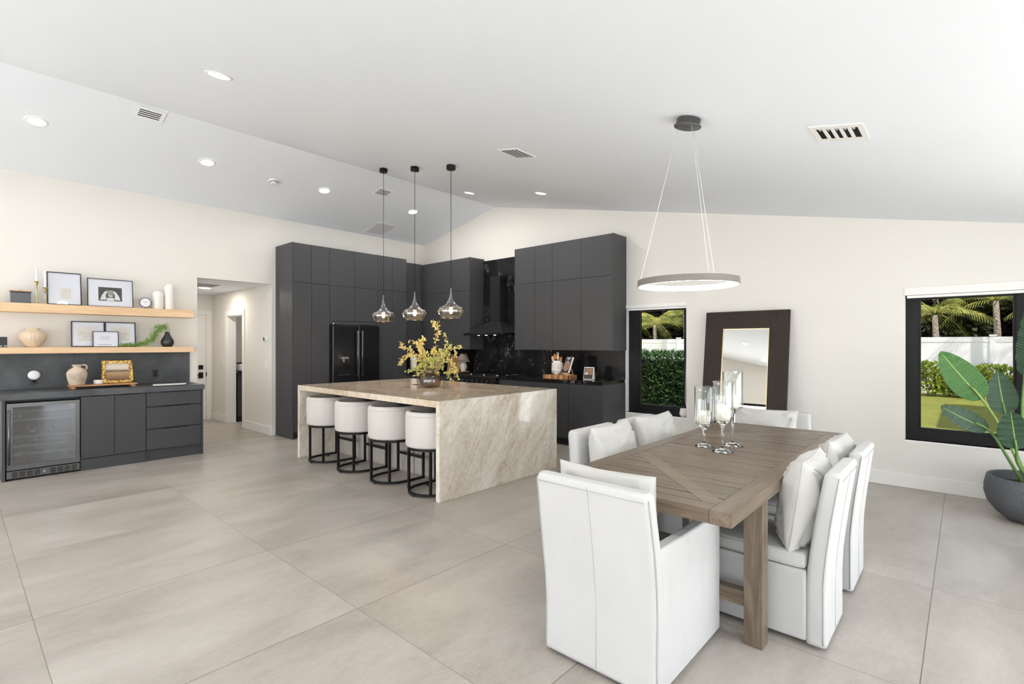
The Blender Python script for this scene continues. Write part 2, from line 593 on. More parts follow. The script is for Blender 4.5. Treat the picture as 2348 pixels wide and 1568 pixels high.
class MB:
    """collects geometry for one mesh"""

    def __init__(s):
        s.v = []
        s.f = []
        s.sm = []
        s.uv = None

    def add(s, verts, faces, smooth=False):
        n = len(s.v)
        s.v.extend([tuple(p) for p in verts])
        for f in faces:
            s.f.append(tuple(i + n for i in f))
            s.sm.append(smooth)
        return s

    def box(s, x0, y0, z0, x1, y1, z1):
        x0, x1 = min(x0, x1), max(x0, x1)
        y0, y1 = min(y0, y1), max(y0, y1)
        z0, z1 = min(z0, z1), max(z0, z1)
        v = [(x0, y0, z0), (x1, y0, z0), (x1, y1, z0), (x0, y1, z0), (x0, y0, z1), (x1, y0, z1), (x1, y1, z1), (x0, y1, z1)]
        return s.add(v, [(0, 3, 2, 1), (4, 5, 6, 7), (0, 1, 5, 4), (1, 2, 6, 5), (2, 3, 7, 6), (3, 0, 4, 7)])

    def hexa(s, b4, t4):
        """b4/t4: four bottom points CCW, four top points"""
        return s.add(list(b4) + list(t4), [(0, 3, 2, 1), (4, 5, 6, 7), (0, 1, 5, 4), (1, 2, 6, 5), (2, 3, 7, 6), (3, 0, 4, 7)])

    def prism(s, pts, h0, h1, axis='z'):
        """pts: 2-D outline; extruded along axis"""
        n = len(pts)

        def P(a, b, h):
            return {'z': (a, b, h), 'y': (a, h, b), 'x': (h, a, b)}[axis]
        v = [P(a, b, h0) for a, b in pts] + [P(a, b, h1) for a, b in pts]
        f = [tuple(range(n))[::-1], tuple(range(n, 2 * n))]
        for i in range(n):
            j = (i + 1) % n
            f.append((i, j, n + j, n + i))
        return s.add(v, f)

    def rings(s, rings, cap=True, smooth=True, closed=True):
        n = len(rings[0])
        v = [p for r in rings for p in r]
        f = []
        for k in range(len(rings) - 1):
            for i in range(n if closed else n - 1):
                j = (i + 1) % n
                f.append((k * n + i, k * n + j, (k + 1) * n + j, (k + 1) * n + i))
        s.add(v, f, smooth)
        if cap:
            base = len(s.v) - len(v)
            s.f.append(tuple(base + i for i in range(n))[::-1])
            s.sm.append(False)
            s.f.append(tuple(base + (len(rings) - 1) * n + i for i in range(n)))
            s.sm.append(False)
        return s

    def lathe(s, prof, c=(0, 0, 0), seg=28, cap=False, rfun=None, smooth=True):
        rs = []
        for r, z in prof:
            ring = []
            for i in range(seg):
                a = 2 * PI * i / seg
                rr = r * (rfun(a, z) if rfun else 1)
                ring.append((c[0] + rr * math.cos(a), c[1] + rr * math.sin(a), c[2] + z))
            rs.append(ring)
        return s.rings(rs, cap, smooth)

    def tube(s, pts, r, seg=8, cap=True, smooth=True):
        pts = [Vector(p) for p in pts]
        rr = r if isinstance(r, (list, tuple)) else [r] * len(pts)
        rs = []
        up = None
        for i, p in enumerate(pts):
            t = (pts[min(i + 1, len(pts) - 1)] - pts[max(i - 1, 0)]).normalized()
            if up is None:
                up = Vector((0, 0, 1)) if abs(t.z) < .9 else Vector((1, 0, 0))
            a = t.cross(up).normalized()
            bb = a.cross(t).normalized()
            up = bb
            rs.append([tuple(p + a * rr[i] * math.cos(2 * PI * k / seg) + bb * rr[i] * math.sin(2 * PI * k / seg)) for k in range(seg)])
        return s.rings(rs, cap, smooth)

    def loop_tube(s, pts, r, seg=6):
        """closed square-ish tube in a horizontal plane"""
        pts = [Vector(p) for p in pts]
        n = len(pts)
        rs = []
        for i in range(n):
            t = (pts[(i + 1) % n] - pts[i - 1]).normalized()
            a = t.cross(Vector((0, 0, 1))).normalized()
            bb = Vector((0, 0, 1))
            rs.append([tuple(pts[i] + a * r * math.cos(2 * PI * k / seg) + bb * r * math.sin(2 * PI * k / seg)) for k in range(seg)])
        rs.append(rs[0])
        return s.rings(rs, False, True)

    def build(s, name, mat, parent=None, world=True, bevel=0., seg=2, subsurf=0, smooth=None, solid=0.):
        me = bpy.data.meshes.new(name)
        me.from_pydata(s.v, [], s.f)
        if smooth is None:
            fl = s.sm
        else:
            fl = [smooth] * len(s.f)
        me.polygons.foreach_set('use_smooth', fl)
        if s.uv:
            uvl = me.uv_layers.new(name='UVMap')
            for poly in me.polygons:
                for li in poly.loop_indices:
                    uvl.data[li].uv = s.uv[me.loops[li].vertex_index]
        me.update()
        bm = bmesh.new()
        bm.from_mesh(me)
        if not s.uv:
            bmesh.ops.remove_doubles(bm, verts=bm.verts, dist=1e-6)
            bmesh.ops.recalc_face_normals(bm, faces=bm.faces)
        bm.to_mesh(me)
        bm.free()
        me.materials.append(MATS[mat])
        o = bpy.data.objects.new(name, me)
        COL.objects.link(o)
        if parent is not None:
            o.parent = parent
            if world:
                o.matrix_parent_inverse = WM[parent.name].inverted()
                WM[o.name] = Matrix.Identity(4)
            else:
                WM[o.name] = WM[parent.name].copy()
        else:
            WM[o.name] = Matrix.Identity(4)
        if solid:
            md = o.modifiers.new('solid', 'SOLIDIFY')
            md.thickness = solid
            md.offset = 0
        if bevel:
            md = o.modifiers.new('bevel', 'BEVEL')
            md.width = bevel
            md.segments = seg
            md.limit_method = 'ANGLE'
            md.angle_limit = R(40)
        if subsurf:
            md = o.modifiers.new('sub', 'SUBSURF')
            md.levels = subsurf
            md.render_levels = subsurf
        return o


def bx(name, mat, parent, x0, y0, z0, x1, y1, z1, bevel=0., world=True, seg=2):
    return MB().box(x0, y0, z0, x1, y1, z1).build(name, mat, parent, world, bevel, seg)


def struct(o, label=None):
    return tag(o, label, None, None, 'structure')


def fast_mesh(name, V, F, mat, parent=None, world=True, smooth=False):
    me = bpy.data.meshes.new(name)
    me.from_pydata(V.tolist() if hasattr(V, 'tolist') else V, [], F.tolist() if hasattr(F, 'tolist') else F)
    if smooth:
        me.polygons.foreach_set('use_smooth', [True] * len(me.polygons))
    me.update()
    me.materials.append(MATS[mat])
    o = bpy.data.objects.new(name, me)
    COL.objects.link(o)
    if parent is not None:
        o.parent = parent
        if world:
            o.matrix_parent_inverse = WM[parent.name].inverted()
            WM[o.name] = Matrix.Identity(4)
        else:
            WM[o.name] = WM[parent.name].copy()
    else:
        WM[o.name] = Matrix.Identity(4)
    return o


def leaf_quads(P, L, W, rng, dirs=None, fold=.25):
    """six-vertex folded leaves at points P; returns V,F"""
    n = len(P)
    if dirs is None:
        d = rng.normal(size=(n, 3))
    else:
        d = dirs + rng.normal(size=(n, 3)) * .35
    d /= np.linalg.norm(d, axis=1)[:, None]
    u = rng.normal(size=(n, 3))
    s = np.cross(d, u)
    s /= np.linalg.norm(s, axis=1)[:, None]
    nn = np.cross(d, s)
    L = L * rng.uniform(.7, 1.2, size=(n, 1))
    W = W * rng.uniform(.8, 1.2, size=(n, 1))
    base = P
    m1 = P + d * L * .45 + s * W * .5 + nn * W * fold
    m2 = P + d * L * .45 - s * W * .5 + nn * W * fold
    tip = P + d * L
    mid = P + d * L * .5
    V = np.stack([base, m1, tip, m2, mid], 1).reshape(-1, 3)
    k = np.arange(n)[:, None] * 5
    F = np.concatenate([np.hstack([k, k + 1, k + 4]), np.hstack([k + 1, k + 2, k + 4]), np.hstack([k + 2, k + 3, k + 4]), np.hstack([k + 3, k, k + 4])])
    return V, F


def copy_thing(root, loc=None, rz=None, label=None, group=None, keep=None):
    r = root.copy()
    COL.objects.link(r)
    if loc is not None: r.location = loc
    if rz is not None: r.rotation_euler = (0, 0, rz)
    if label: r['label'] = label
    if group: r['group'] = group
    for ch in root.children:
        c = ch.copy()
        COL.objects.link(c)
        c.parent = r
        for g in ch.children:
            d = g.copy()
            COL.objects.link(d)
            d.parent = c
    return r


# ------------------------------------------------------------------ room constants
WX, WY = -8.05, 6.36          # left wall, back wall
EX, FY = 1.6, -3.2            # right wall, wall behind the camera
RX, RZ = -6.11, 3.825         # ridge


def ceil_z(x):
    return RZ - .2046 * (x - RX) if x > RX else 3.40 + .2165 * (x - WX)


# ------------------------------------------------------------------ floor, ceiling, walls
bm_ = MB().box(-11.2, FY - .2, -.12, EX + .2, WY + .2, 0)
struct(bm_.build('floor', 'floor_tile'))

cz = ceil_z(EX + .2)
pts = [(WX - .2, 3.40 - .2 * .2165), (RX, RZ), (EX + .2, cz), (EX + .2, cz + .2), (RX, RZ + .2), (WX - .2, 3.56)]
struct(MB().prism(pts, FY - .2, WY + .2, 'y').build('ceiling', 'ceiling'))
# unseen eave slab, added to keep sun out of the right openings
t = MB()
t.box(EX + .2, FY - 1.0, 2.32, EX + .8, WY + .6, 2.42)
struct(t.build('sun_block_eave', 'soffit'))


def wall_with_holes(name, mat, outline, holes, h0, h1, axis):
    """outline polygon & rectangular holes in a 2-D plane, extruded along axis"""
    me = bpy.data.meshes.new(name)
    b = bmesh.new()

    def P(a, c, h):
        return {'y': (a, h, c), 'x': (h, a, c)}[axis]
    loops = [outline] + [[(x0, z0), (x1, z0), (x1, z1), (x0, z1)] for x0, z0, x1, z1 in holes]
    edges = []
    for lp in loops:
        vs = [b.verts.new(P(a, c, h0)) for a, c in lp]
        for i in range(len(vs)):
            edges.append(b.edges.new((vs[i], vs[(i + 1) % len(vs)])))
    bmesh.ops.triangle_fill(b, use_beauty=True, use_dissolve=False, edges=edges)
    ret = bmesh.ops.extrude_face_region(b, geom=b.faces[:])
    vv = [g for g in ret['geom'] if isinstance(g, bmesh.types.BMVert)]
    d = h1 - h0
    bmesh.ops.translate(b, verts=vv, vec={'y': (0, d, 0), 'x': (d, 0, 0)}[axis])
    bmesh.ops.recalc_face_normals(b, faces=b.faces)
    b.to_mesh(me)
    b.free()
    me.materials.append(MATS[mat])
    o = bpy.data.objects.new(name, me)
    COL.objects.link(o)
    WM[o.name] = Matrix.Identity(4)
    return struct(o)


W1 = (-3.56, .475, -2.675, 1.975)      # window openings in the back wall
W2 = (-.45, .475, 1.25, 1.985)
gable = [(WX - .2, -.05), (EX + .2, -.05), (EX + .2, ceil_z(EX + .2) + .02), (RX, RZ + .02), (WX - .2, 3.38)]
wall_with_holes('wall_back', 'wall', gable, [W1, W2], WY, WY + .17, 'y')
wall_with_holes('wall_front', 'wall', gable, [(-7.4, -.04, -3.0, 2.35), (-2.4, -.04, 1.3, 2.3)], FY - .17, FY, 'y')
# left wall with the hall opening
wall_with_holes('wall_left', 'wall', [(FY - .17, -.05), (WY + .17, -.05), (WY + .17, 3.405), (FY - .17, 3.405)], [(2.323, -.04, 3.35, 2.365)], WX - .12, WX, 'x')
hz = ceil_z(EX)
wall_with_holes('wall_right', 'wall', [(FY - .17, -.05), (WY + .17, -.05), (WY + .17, hz), (FY - .17, hz)], [(-2.9, -.04, .2, 2.1), (1.45, -.04, 5.4, 2.1)], EX, EX + .17, 'x')


def sliding_door(name, axis, a0, a1, pos, top, n):
    """big glazed opening: black frame + panes"""
    r = thing(name, None, None)
    r['kind'] = 'structure'
    fr = MB()
    w = (a1 - a0) / n
    t0, t1 = pos + .05, pos + .11

    def B(mb, p0, z0, p1, z1, d0=t0, d1=t1):
        if axis == 'y':
            mb.box(p0, d0, z0, p1, d1, z1)
        else:
            mb.box(d0, p0, z0, d1, p1, z1)
    B(fr, a0, top - .06, a1, top)
    B(fr, a0, .002, a1, .05)
    for i in range(n + 1):
        x = a0 + i * w
        B(fr, max(a0, x - .035), .05, min(a1, x + .035), top - .06)
    fr.build('window_frame', 'black_metal', r)
    for i in range(n):
        g = MB()
        B(g, a0 + i * w + .035, .05, a0 + (i + 1) * w - .035, top - .06, (t0 + t1) / 2 - .003, (t0 + t1) / 2 + .003)
        g.build('pane', 'door_glass', r)


sliding_door('window_3', 'x', 1.45, 5.4, EX, 2.1, 4)  # unseen door, widened to let in more daylight
sliding_door('added_window_4', 'x', -2.9, .2, EX, 2.1, 3)  # unseen opening, added to bring daylight into the room
sliding_door('added_window_5', 'y', -7.4, -3.0, FY - .17, 2.35, 4)  # unseen glazing added behind the camera, enlarged to light the back wall
sliding_door('added_window_6', 'y', -2.4, 1.3, FY - .17, 2.3, 3)  # second unseen opening, added and widened for the same daylight

# hall
HE = -10.7
struct(bx('wall_hall_end', 'wall', None, HE - .12, 2.1, 0, HE, 3.49, 2.5))
struct(bx('wall_hall_left', 'wall', None, HE, 2.2, 0, WX - .12, 2.323, 2.5))
wall_with_holes('wall_hall_right', 'wall', [(HE, -.05), (WX - .12, -.05), (WX - .12, 2.5), (HE, 2.5)], [(-9.93, -.04, -9.21, 1.935)], 3.35, 3.49, 'y')
struct(bx('ceiling_hall', 'ceiling', None, HE - .12, 2.2, 2.365, WX - .121, 3.49, 2.47))
# room behind the hall doorway
struct(bx('wall_pantry_back', 'wall', None, HE - .05, 5.6, 0, WX - .12, 5.7, 2.5))
struct(bx('wall_pantry_left', 'wall', None, HE - .12, 3.49, 0, HE, 5.6, 2.5))
struct(bx('ceiling_pantry', 'ceiling', None, HE - .12, 3.49, 2.4, WX - .121, 5.7, 2.5))

# trims
t = MB()
t.box(-10.02, 3.335, 0, -9.93, 3.35, 2.025)
t.box(-9.21, 3.335, 0, -9.12, 3.35, 2.025)
t.box(-9.93, 3.335, 1.935, -9.21, 3.35, 2.025)
t.box(-9.93, 3.35, 0, -9.915, 3.49, 1.935)
t.box(-9.225, 3.35, 0, -9.21, 3.49, 1.935)
t.box(-9.915, 3.35, 1.92, -9.225, 3.49, 1.935)
struct(t.build('trim_1', 'trim', None, bevel=.002))
t = MB()
t.box(HE, 3.235, 0, HE + .018, 3.325, 2.065)
t.box(HE, 2.335, 0, HE + .018, 2.41, 2.065)
t.box(HE, 2.41, 1.98, HE + .018, 3.235, 2.065)
struct(t.build('trim_2', 'trim', None, bevel=.002))

# end door with black lock set
d = thing('door_1', None, None, (HE, 2.82, 0))
d['kind'] = 'structure'
bx('door_leaf', 'trim', d, HE + .001, 2.415, .008, HE + .012, 3.23, 1.975)
lk = MB()
lk.box(HE + .012, 3.105, .955, HE + .03, 3.18, 1.035)
lk.build('deadbolt', 'black_metal', d, bevel=.002)
lk = MB()
lk.box(HE + .012, 3.105, .79, HE + .03, 3.18, .90)
lk.box(HE + .03, 3.135, .84, HE + .06, 3.15, .855)
lk.box(HE + .045, 3.03, .84, HE + .06, 3.15, .855)
lk.build('door_handle', 'black_metal', d, bevel=.002)
bx('hinge', 'black_metal', d, HE + .018, 3.228, .82, HE + .028, 3.242, .90)

# baseboards
BBH = .135


def baseboard(name, x0, y0, x1, y1):
    struct(bx(name, 'trim', None, x0, y0, 0.0005, x1, y1, BBH, .003))


baseboard('baseboard_back', -3.55, WY - .018, EX, WY)
baseboard('baseboard_right', EX - .018, 5.4, EX, WY - .02)
baseboard('baseboard_hall_right', -9.12, 3.332, WX + .0, 3.35)
baseboard('baseboard_hall_right_far', HE, 3.332, -10.02, 3.35)
baseboard('baseboard_left', WX, FY, WX + .018, .34)
baseboard('baseboard_corner', WX, 3.34, WX + .018, 3.405)
baseboard('baseboard_front', -3.0, FY, -2.4, FY + .018)


# ------------------------------------------------------------------ windows in the back wall
def window(name, x0, z0, x1, z1, fw, gx0, gz0, gx1, gz1, sash=None):
    r = thing(name, None, None, ((x0 + x1) / 2, WY, z0))
    r['kind'] = 'structure'
    fy0, fy1 = WY + .085, WY + .15
    f = MB()
    f.box(x0, fy0, z0, x1, fy1, gz0)
    f.box(x0, fy0, gz1, x1, fy1, z1)
    f.box(x0, fy0, gz0, gx0, fy1, gz1)
    f.box(gx1, fy0, gz0, x1, fy1, gz1)
    f.build('window_frame', 'black_metal', r, bevel=.003)
    s = MB()
    b = .018
    s.box(gx0, fy0 + .01, gz0, gx1, fy1 - .01, gz0 + b)
    s.box(gx0, fy0 + .01, gz1 - b, gx1, fy1 - .01, gz1)
    s.box(gx0, fy0 + .01, gz0 + b, gx0 + b, fy1 - .01, gz1 - b)
    s.box(gx1 - b, fy0 + .01, gz0 + b, gx1, fy1 - .01, gz1 - b)
    s.build('sash', 'black_metal', r)
    bx('pane', 'window_glass', r, gx0 + b, WY + .117, gz0 + b, gx1 - b, WY + .122, gz1 - b)
    # painted liner of the opening
    l = MB()
    l.box(x0 - .001, WY - .004, z0 - .02, x1 + .012, WY + .085, z0 + .0)
    l.build('window_sill', 'reveal', r, bevel=.002)
    l = MB()
    l.box(x0, WY + .001, z0, x0 + .006, WY + .085, z1)
    l.box(x1 - .006, WY + .001, z0, x1, WY + .085, z1)
    l.build('window_liner', 'reveal', r)
    return r


window('window_1', W1[0], W1[1], W1[2], W1[3], .1, -3.40, .575, -2.735, 1.90)
w2 = window('window_2', W2[0], W2[1], W2[2], W2[3], .1, -.345, .575, .345, 1.885)


# second light of the wide window (beyond the frame edge)
bx('mullion', 'black_metal', w2, .345, WY + .08, .575, .44, WY + .155, 1.885, .003)


def roller_shade(label, x0, x1, z0, z1):
    r = thing('roller_shade', label, 'window shade', ((x0 + x1) / 2, WY, z1), group='roller shade cassettes over the windows')
    bx('cassette', 'trim', r, x0, WY - .012, z0 + .028, x1, WY + .06, z1, .004)
    bx('bottom_bar', 'plastic_white', r, x0 + .02, WY + .005, z0, x1 - .012, WY + .05, z0 + .026, .004)


roller_shade('white roller shade cassette above the narrow window beside the kitchen cabinets', W1[0] - .002, W1[2] + .002, 1.895, 1.976)
roller_shade('white roller shade cassette above the wide window behind the potted plant', W2[0] + .0, W2[2], 1.88, 1.986)


# ------------------------------------------------------------------ kitchen cabinets
FX = -7.475                     # face of the tall run (faces +x)
G = .0025                       # half reveal between doors


def face_x(name, parent, x, y0, y1, z0, z1, mat='cabinet', th=.02):
    return bx(name, mat, parent, x - th, y0 + G, z0 + G, x, y1 - G, z1 - G, .0015)


def face_y(name, parent, y, x0, x1, z0, z1, mat='cabinet', th=.02):
    return bx(name, mat, parent, x0 + G, y, z0 + G, x1 - G, y + th, z1 - G, .0015)


def tall_unit(label, y0, y1, splits, top=2.955, lo=.1, zsplit=2.36, lower=True, endpanel=False, filler=None):
    r = thing('tall_cabinet', label, 'kitchen cabinet', (FX - .3, (y0 + y1) / 2, 0))
    zb = lo if lower else 1.80
    ya = y0 + (.02 if endpanel else .001)
    bx('carcass', 'cabinet_dark', r, WX + .001, ya, zb if not lower else .1, FX - .021, y1 - .001, top)
    if lower:
        bx('toe_kick', 'cabinet_dark', r, WX + .02, ya, .0005, FX - .07, y1 - .001, .1)
    if endpanel:
        bx('end_panel', 'cabinet', r, WX + .001, y0, .0005, FX, y0 + .019, top, .001)
    sp = [ya if endpanel else y0] + splits + [y1]
    for a, b in zip(sp, sp[1:]):
        face_x('door', r, FX, a, b, zb, zsplit)
        face_x('door', r, FX, a, b, zsplit, top)
    if filler:
        bx('filler_panel', 'cabinet', r, FX - .03, y0 + .001, filler, FX - .004, y1 - .001, 1.797)
    return r


tall_unit('tall charcoal pantry cabinet with end panel beside the hallway', 3.41, 4.005, [3.712], endpanel=True)
tall_unit('charcoal bridge cabinet above the black refrigerator', 4.005, 4.887, [4.445], lower=False, filler=1.745)
tall_unit('tall narrow charcoal cabinet on the far side of the refrigerator', 4.94, 5.483, [5.18])
# side fillers around the refrigerator bay belong to the bridge cabinet's neighbours
br = bpy.data.objects['tall_cabinet.001']
br['label'] = 'charcoal bridge cabinet above the black refrigerator'
bx('side_panel', 'cabinet', br, WX + .001, 4.888, .0005, FX, 4.939, 2.955)

# refrigerator
r = thing('refrigerator', 'black french door refrigerator with water dispenser built into the charcoal cabinets', 'refrigerator', (-7.75, 4.45, 0))
bx('body', 'black_metal', r, WX + .02, 4.012, .02, FX + .0, 4.88, 1.735, .004)
y0, y1, ym = 4.02, 4.872, 4.475
DXF = FX + .075
t = MB()
t.box(FX + .004, y0, .62, DXF, ym - .002, 1.73)
dl = t.build('door', 'fridge_steel', r, bevel=.012, seg=3)
t = MB()
t.box(FX + .004, ym + .002, .62, DXF, y1, 1.73)
dr = t.build('door', 'fridge_steel', r, bevel=.012, seg=3)
t = MB()
t.box(FX + .004, y0, .06, DXF, y1, .61)
fd = t.build('freezer_drawer', 'fridge_steel', r, bevel=.012, seg=3)


def bar_handle(parent, y, z0, z1):
    h = MB()
    h.tube([(DXF + .002, y, z0 + .03), (DXF + .05, y, z0 + .03)], .008)
    h.tube([(DXF + .002, y, z1 - .03), (DXF + .05, y, z1 - .03)], .008)
    h.tube([(DXF + .05, y, z0), (DXF + .05, y, z1)], .013, 12)
    h.build('handle', 'dark_steel', parent)


bar_handle(dl, ym - .042, .90, 1.645)
bar_handle(dr, ym + .042, .90, 1.645)
t = MB()
t.box(DXF - .001, 4.10, .93, DXF + .002, 4.33, 1.26)
dp = t.build('water_dispenser', 'black_gloss', dl)
t = MB()
t.box(DXF + .002, 4.16, 1.19, DXF + .02, 4.29, 1.225)
t.box(DXF + .002, 4.19, 1.14, DXF + .012, 4.22, 1.19)
t.build('nozzle', 'steel', dl)
t = MB()
t.box(DXF + .002, 4.11, .93, DXF + .018, 4.32, .942)
t.build('drip_tray', 'dark_steel', dl)
t = MB()
t.tube([(DXF - .04, 4.05, 1.735), (DXF - .04, 4.05, 1.76)], .014)
t.build('hinge_cap', 'steel', r)

# corner unit on the left wall (upper)
CX = -7.70
r = thing('wall_cabinet', 'charcoal wall cabinet in the corner next to the tall cabinets', 'kitchen cabinet', (-7.9, 5.75, 1.33))
bx('carcass', 'cabinet_dark', r, WX + .001, 5.485, 1.34, CX - .021, WY - .001, 2.94)
for a, b in ((5.485, 5.60), (5.60, 5.999)):
    face_x('door', r, CX, a, b, 1.335, 2.36)
face_x('door', r, CX, 5.485, 5.999, 2.36, 2.945)

# back wall uppers
UY = 6.0


def upper(label, x0, x1, lows, highs, side=True, top=2.935, bot=1.337, zs=2.365):
    r = thing('wall_cabinet', label, 'kitchen cabinet', ((x0 + x1) / 2, 6.2, bot))
    bx('carcass', 'cabinet_dark', r, x0 + .019, UY + .021, bot + .003, x1 - .019, WY - .001, top)
    if side:
        bx('end_panel', 'cabinet', r, x1 - .018, UY, bot, x1, WY - .001, top, .001)
        bx('end_panel', 'cabinet', r, x0, UY, bot, x0 + .018, WY - .001, top, .001)
    xs = [x0 + .018] + lows + [x1 - .018]
    for a, b in zip(xs, xs[1:]):
        face_y('door', r, UY, a, b, bot, zs)
    xs = [x0 + .018] + highs + [x1 - .018]
    for a, b in zip(xs, xs[1:]):
        face_y('door', r, UY, a, b, zs, top)


upper('charcoal wall cabinet between the corner and the range hood', CX + .001, -6.372, [-7.45, -6.84], [-7.16])
upper('large charcoal wall cabinet between the hood and the narrow window', -5.332, -3.546, [-4.92, -4.583, -4.069], [-4.92, -4.583, -4.069])

# backsplash (marble)
t = MB()
t.box(-6.371, WY - .02, .925, -5.333, WY - .0005, 2.90)
t.box(-5.333, WY - .02, .925, -3.56, WY - .0005, 1.337)
t.box(WX + .021, WY - .02, .925, -6.371, WY - .0005, 1.334)
t.box(WX + .0005, 5.485, .925, WX + .02, WY - .0005, 1.334)
o = t.build('marble_backsplash', 'black_marble')
tag(o, 'black marble backsplash with thin white veins behind the range', 'backsplash')

# base cabinets on the back wall
BY = 5.765
r = thing('base_cabinet', 'charcoal base cabinet with two doors under the black counter, near the window', 'kitchen cabinet', (-4.5, 6.05, 0))
bx('carcass', 'cabinet_dark', r, -5.455, BY + .021, .1, -3.579, WY - .001, .884)
bx('toe_kick', 'cabinet_dark', r, -5.455, BY + .07, .0005, -3.60, WY - .02, .1)
bx('end_panel', 'cabinet', r, -3.578, BY, .0005, -3.56, WY - .001, .884, .001)
for a, b in ((-5.455, -4.74), (-4.74, -4.12), (-4.12, -3.579)):
    face_y('door', r, BY, a, b, .1, .872)
r = thing('base_cabinet', 'charcoal base cabinet in the corner left of the range', 'kitchen cabinet', (-7.2, 6.0, 0))
bx('carcass', 'cabinet_dark', r, WX + .001, BY + .021, .1, -6.385, WY - .001, .884)
bx('toe_kick', 'cabinet_dark', r, WX + .001, BY + .07, .0005, -6.385, WY - .02, .1)
bx('side_run', 'cabinet_dark', r, WX + .001, 5.485, .1, -7.465, BY + .02, .884)
face_x('door', r, -7.445, 5.485, BY - .0, .1, .872)
for a, b in ((-7.44, -6.92), (-6.92, -6.385)):
    face_y('door', r, BY, a, b, .1, .872)

# countertops
t = MB()
t.box(-5.457, 5.74, .886, -3.555, WY - .021, .925)
tag(t.build('black_countertop', 'black_marble', None, bevel=.002), 'polished black marble countertop between the range and the window', 'countertop')
t = MB()
t.box(-7.42, 5.74, .886, -6.383, WY - .021, .925)
t.box(WX + .021, 5.487, .886, -7.42, WY - .021, .925)
tag(t.build('black_countertop', 'black_marble', None, bevel=.002), 'black marble countertop in the corner left of the range', 'countertop')

# range
r = thing('range', 'black gas range with knobs and grates under the hood', 'stove', (-5.92, 6.0, 0))
bx('body', 'black_gloss', r, -6.38, 5.74, .02, -5.46, WY - .022, .90, .003)
bx('control_panel', 'black_metal', r, -6.375, 5.69, .76, -5.465, 5.74, .90, .006)
bx('oven_door', 'black_gloss', r, -6.37, 5.705, .18, -5.47, 5.74, .745, .004)
t = MB()
t.tube([(-6.30, 5.705, .70), (-6.30, 5.66, .70), (-5.54, 5.66, .70), (-5.54, 5.705, .70)], .011, 8)
t.build('handle', 'dark_steel', r)
for i in range(8):
    x = -6.31 + i * .112
    t = MB()
    t.tube([(x, 5.69, .83), (x, 5.665, .83)], .02, 12)
    t.build('knob', 'dark_steel', r)
bx('cooktop', 'dark_steel', r, -6.375, 5.75, .90, -5.465, WY - .03, .915, .003)
for i in range(3):
    x0 = -6.36 + i * .30
    t = MB()
    for k in range(4):
        xx = x0 + .02 + k * .083
        t.box(xx - .006, 5.79, .937, xx + .006, 6.28, .95)
    for yy in (5.80, 6.03, 6.27):
        t.box(x0 + .01, yy - .006, .937, x0 + .28, yy + .006, .95)
    for xx in (x0 + .015, x0 + .27):
        for yy in (5.80, 6.27):
            t.box(xx - .006, yy - .006, .915, xx + .006, yy + .006, .94)
    t.build('grate', 'black_metal', r)
    for yy in (5.91, 6.15):
        t = MB()
        t.lathe([(.0, .93), (.035, .93), (.045, .917), (.045, .915)], (x0 + .145, yy, 0), 16)
        t.build('burner', 'steel', r)

# range hood
r = thing('range_hood', 'black chimney range hood with a flared canopy on the marble wall', 'range hood', (-5.915, 6.2, 1.575))
bx('rim', 'black_gloss', r, -6.37, 5.853, 1.575, -5.46, WY - .021, 1.612, .003)
t = MB()
t.hexa([(-6.36, 5.863, 1.612), (-5.47, 5.863, 1.612), (-5.47, WY - .021, 1.612), (-6.36, WY - .021, 1.612)],
       [(-6.03, 6.15, 1.815), (-5.80, 6.15, 1.815), (-5.80, WY - .021, 1.815), (-6.03, WY - .021, 1.815)])
t.build('canopy', 'hood_black', r)
t = MB()
t.box(-6.03, 6.15, 1.815, -5.80, WY - .021, 2.20)
t.box(-6.027, 6.153, 2.20, -5.803, WY - .021, 2.575)
t.build('chimney', 'hood_black', r)
bx('chimney_vent', 'black_metal', r, -5.803, 6.18, 2.44, -5.800, 6.31, 2.53)
for x in (-6.1, -5.92, -5.72):
    t = MB()
    t.lathe([(.0, 1.573), (.018, 1.573), (.02, 1.5755)], (x, 5.95, 0), 12)
    t.build('hood_light', 'lamp_disc', r)
t = MB()
for x in (-6.0, -5.93, -5.86):
    t.box(x - .008, 5.851, 1.588, x + .008, 5.853, 1.598)
t.build('control_button', 'steel', r)

# ------------------------------------------------------------------ kitchen island
r = thing('kitchen_island', 'large taupe quartzite waterfall island with seating overhang', 'kitchen island', (-4.87, 3.8, 0))
IX0, IX1, IY0, IY1 = -6.26, -3.50, 2.925, 4.67
bx('countertop', 'quartzite_top', r, IX0 + .0502, IY0, .85, IX1 - .0502, IY1, .91, .0005)
bx('waterfall_end', 'quartzite', r, IX1 - .05, IY0, .0005, IX1, IY1, .91, .002)
bx('waterfall_end', 'quartzite', r, IX0, IY0, .0005, IX0 + .05, IY1, .91, .002)
simple('island_panel', (.40, .365, .32), .5, nscale=30, nstr=.15, var=.1)
PY_ = 3.42
xs = [IX0 + .052, -5.66, -5.42, -4.76, -4.52, -3.94, IX1 - .052]
for i, (a, b) in enumerate(zip(xs, xs[1:])):
    bx('back_panel', 'island_panel', r, a + .002, PY_ if i % 2 == 0 else PY_ - .012, .0005, b - .002, PY_ + .02, .60, .002)
    bx('back_panel', 'cabinet_dark', r, a + .002, PY_ + .001, .602, b - .002, PY_ + .02, .849)  # upper panels coloured dark for the shade under the overhang
bx('carcass', 'cabinet_dark', r, IX0 + .052, PY_ + .021, .05, IX1 - .052, IY1 - .03, .849)

# bar stools -----------------------------------------------------------------


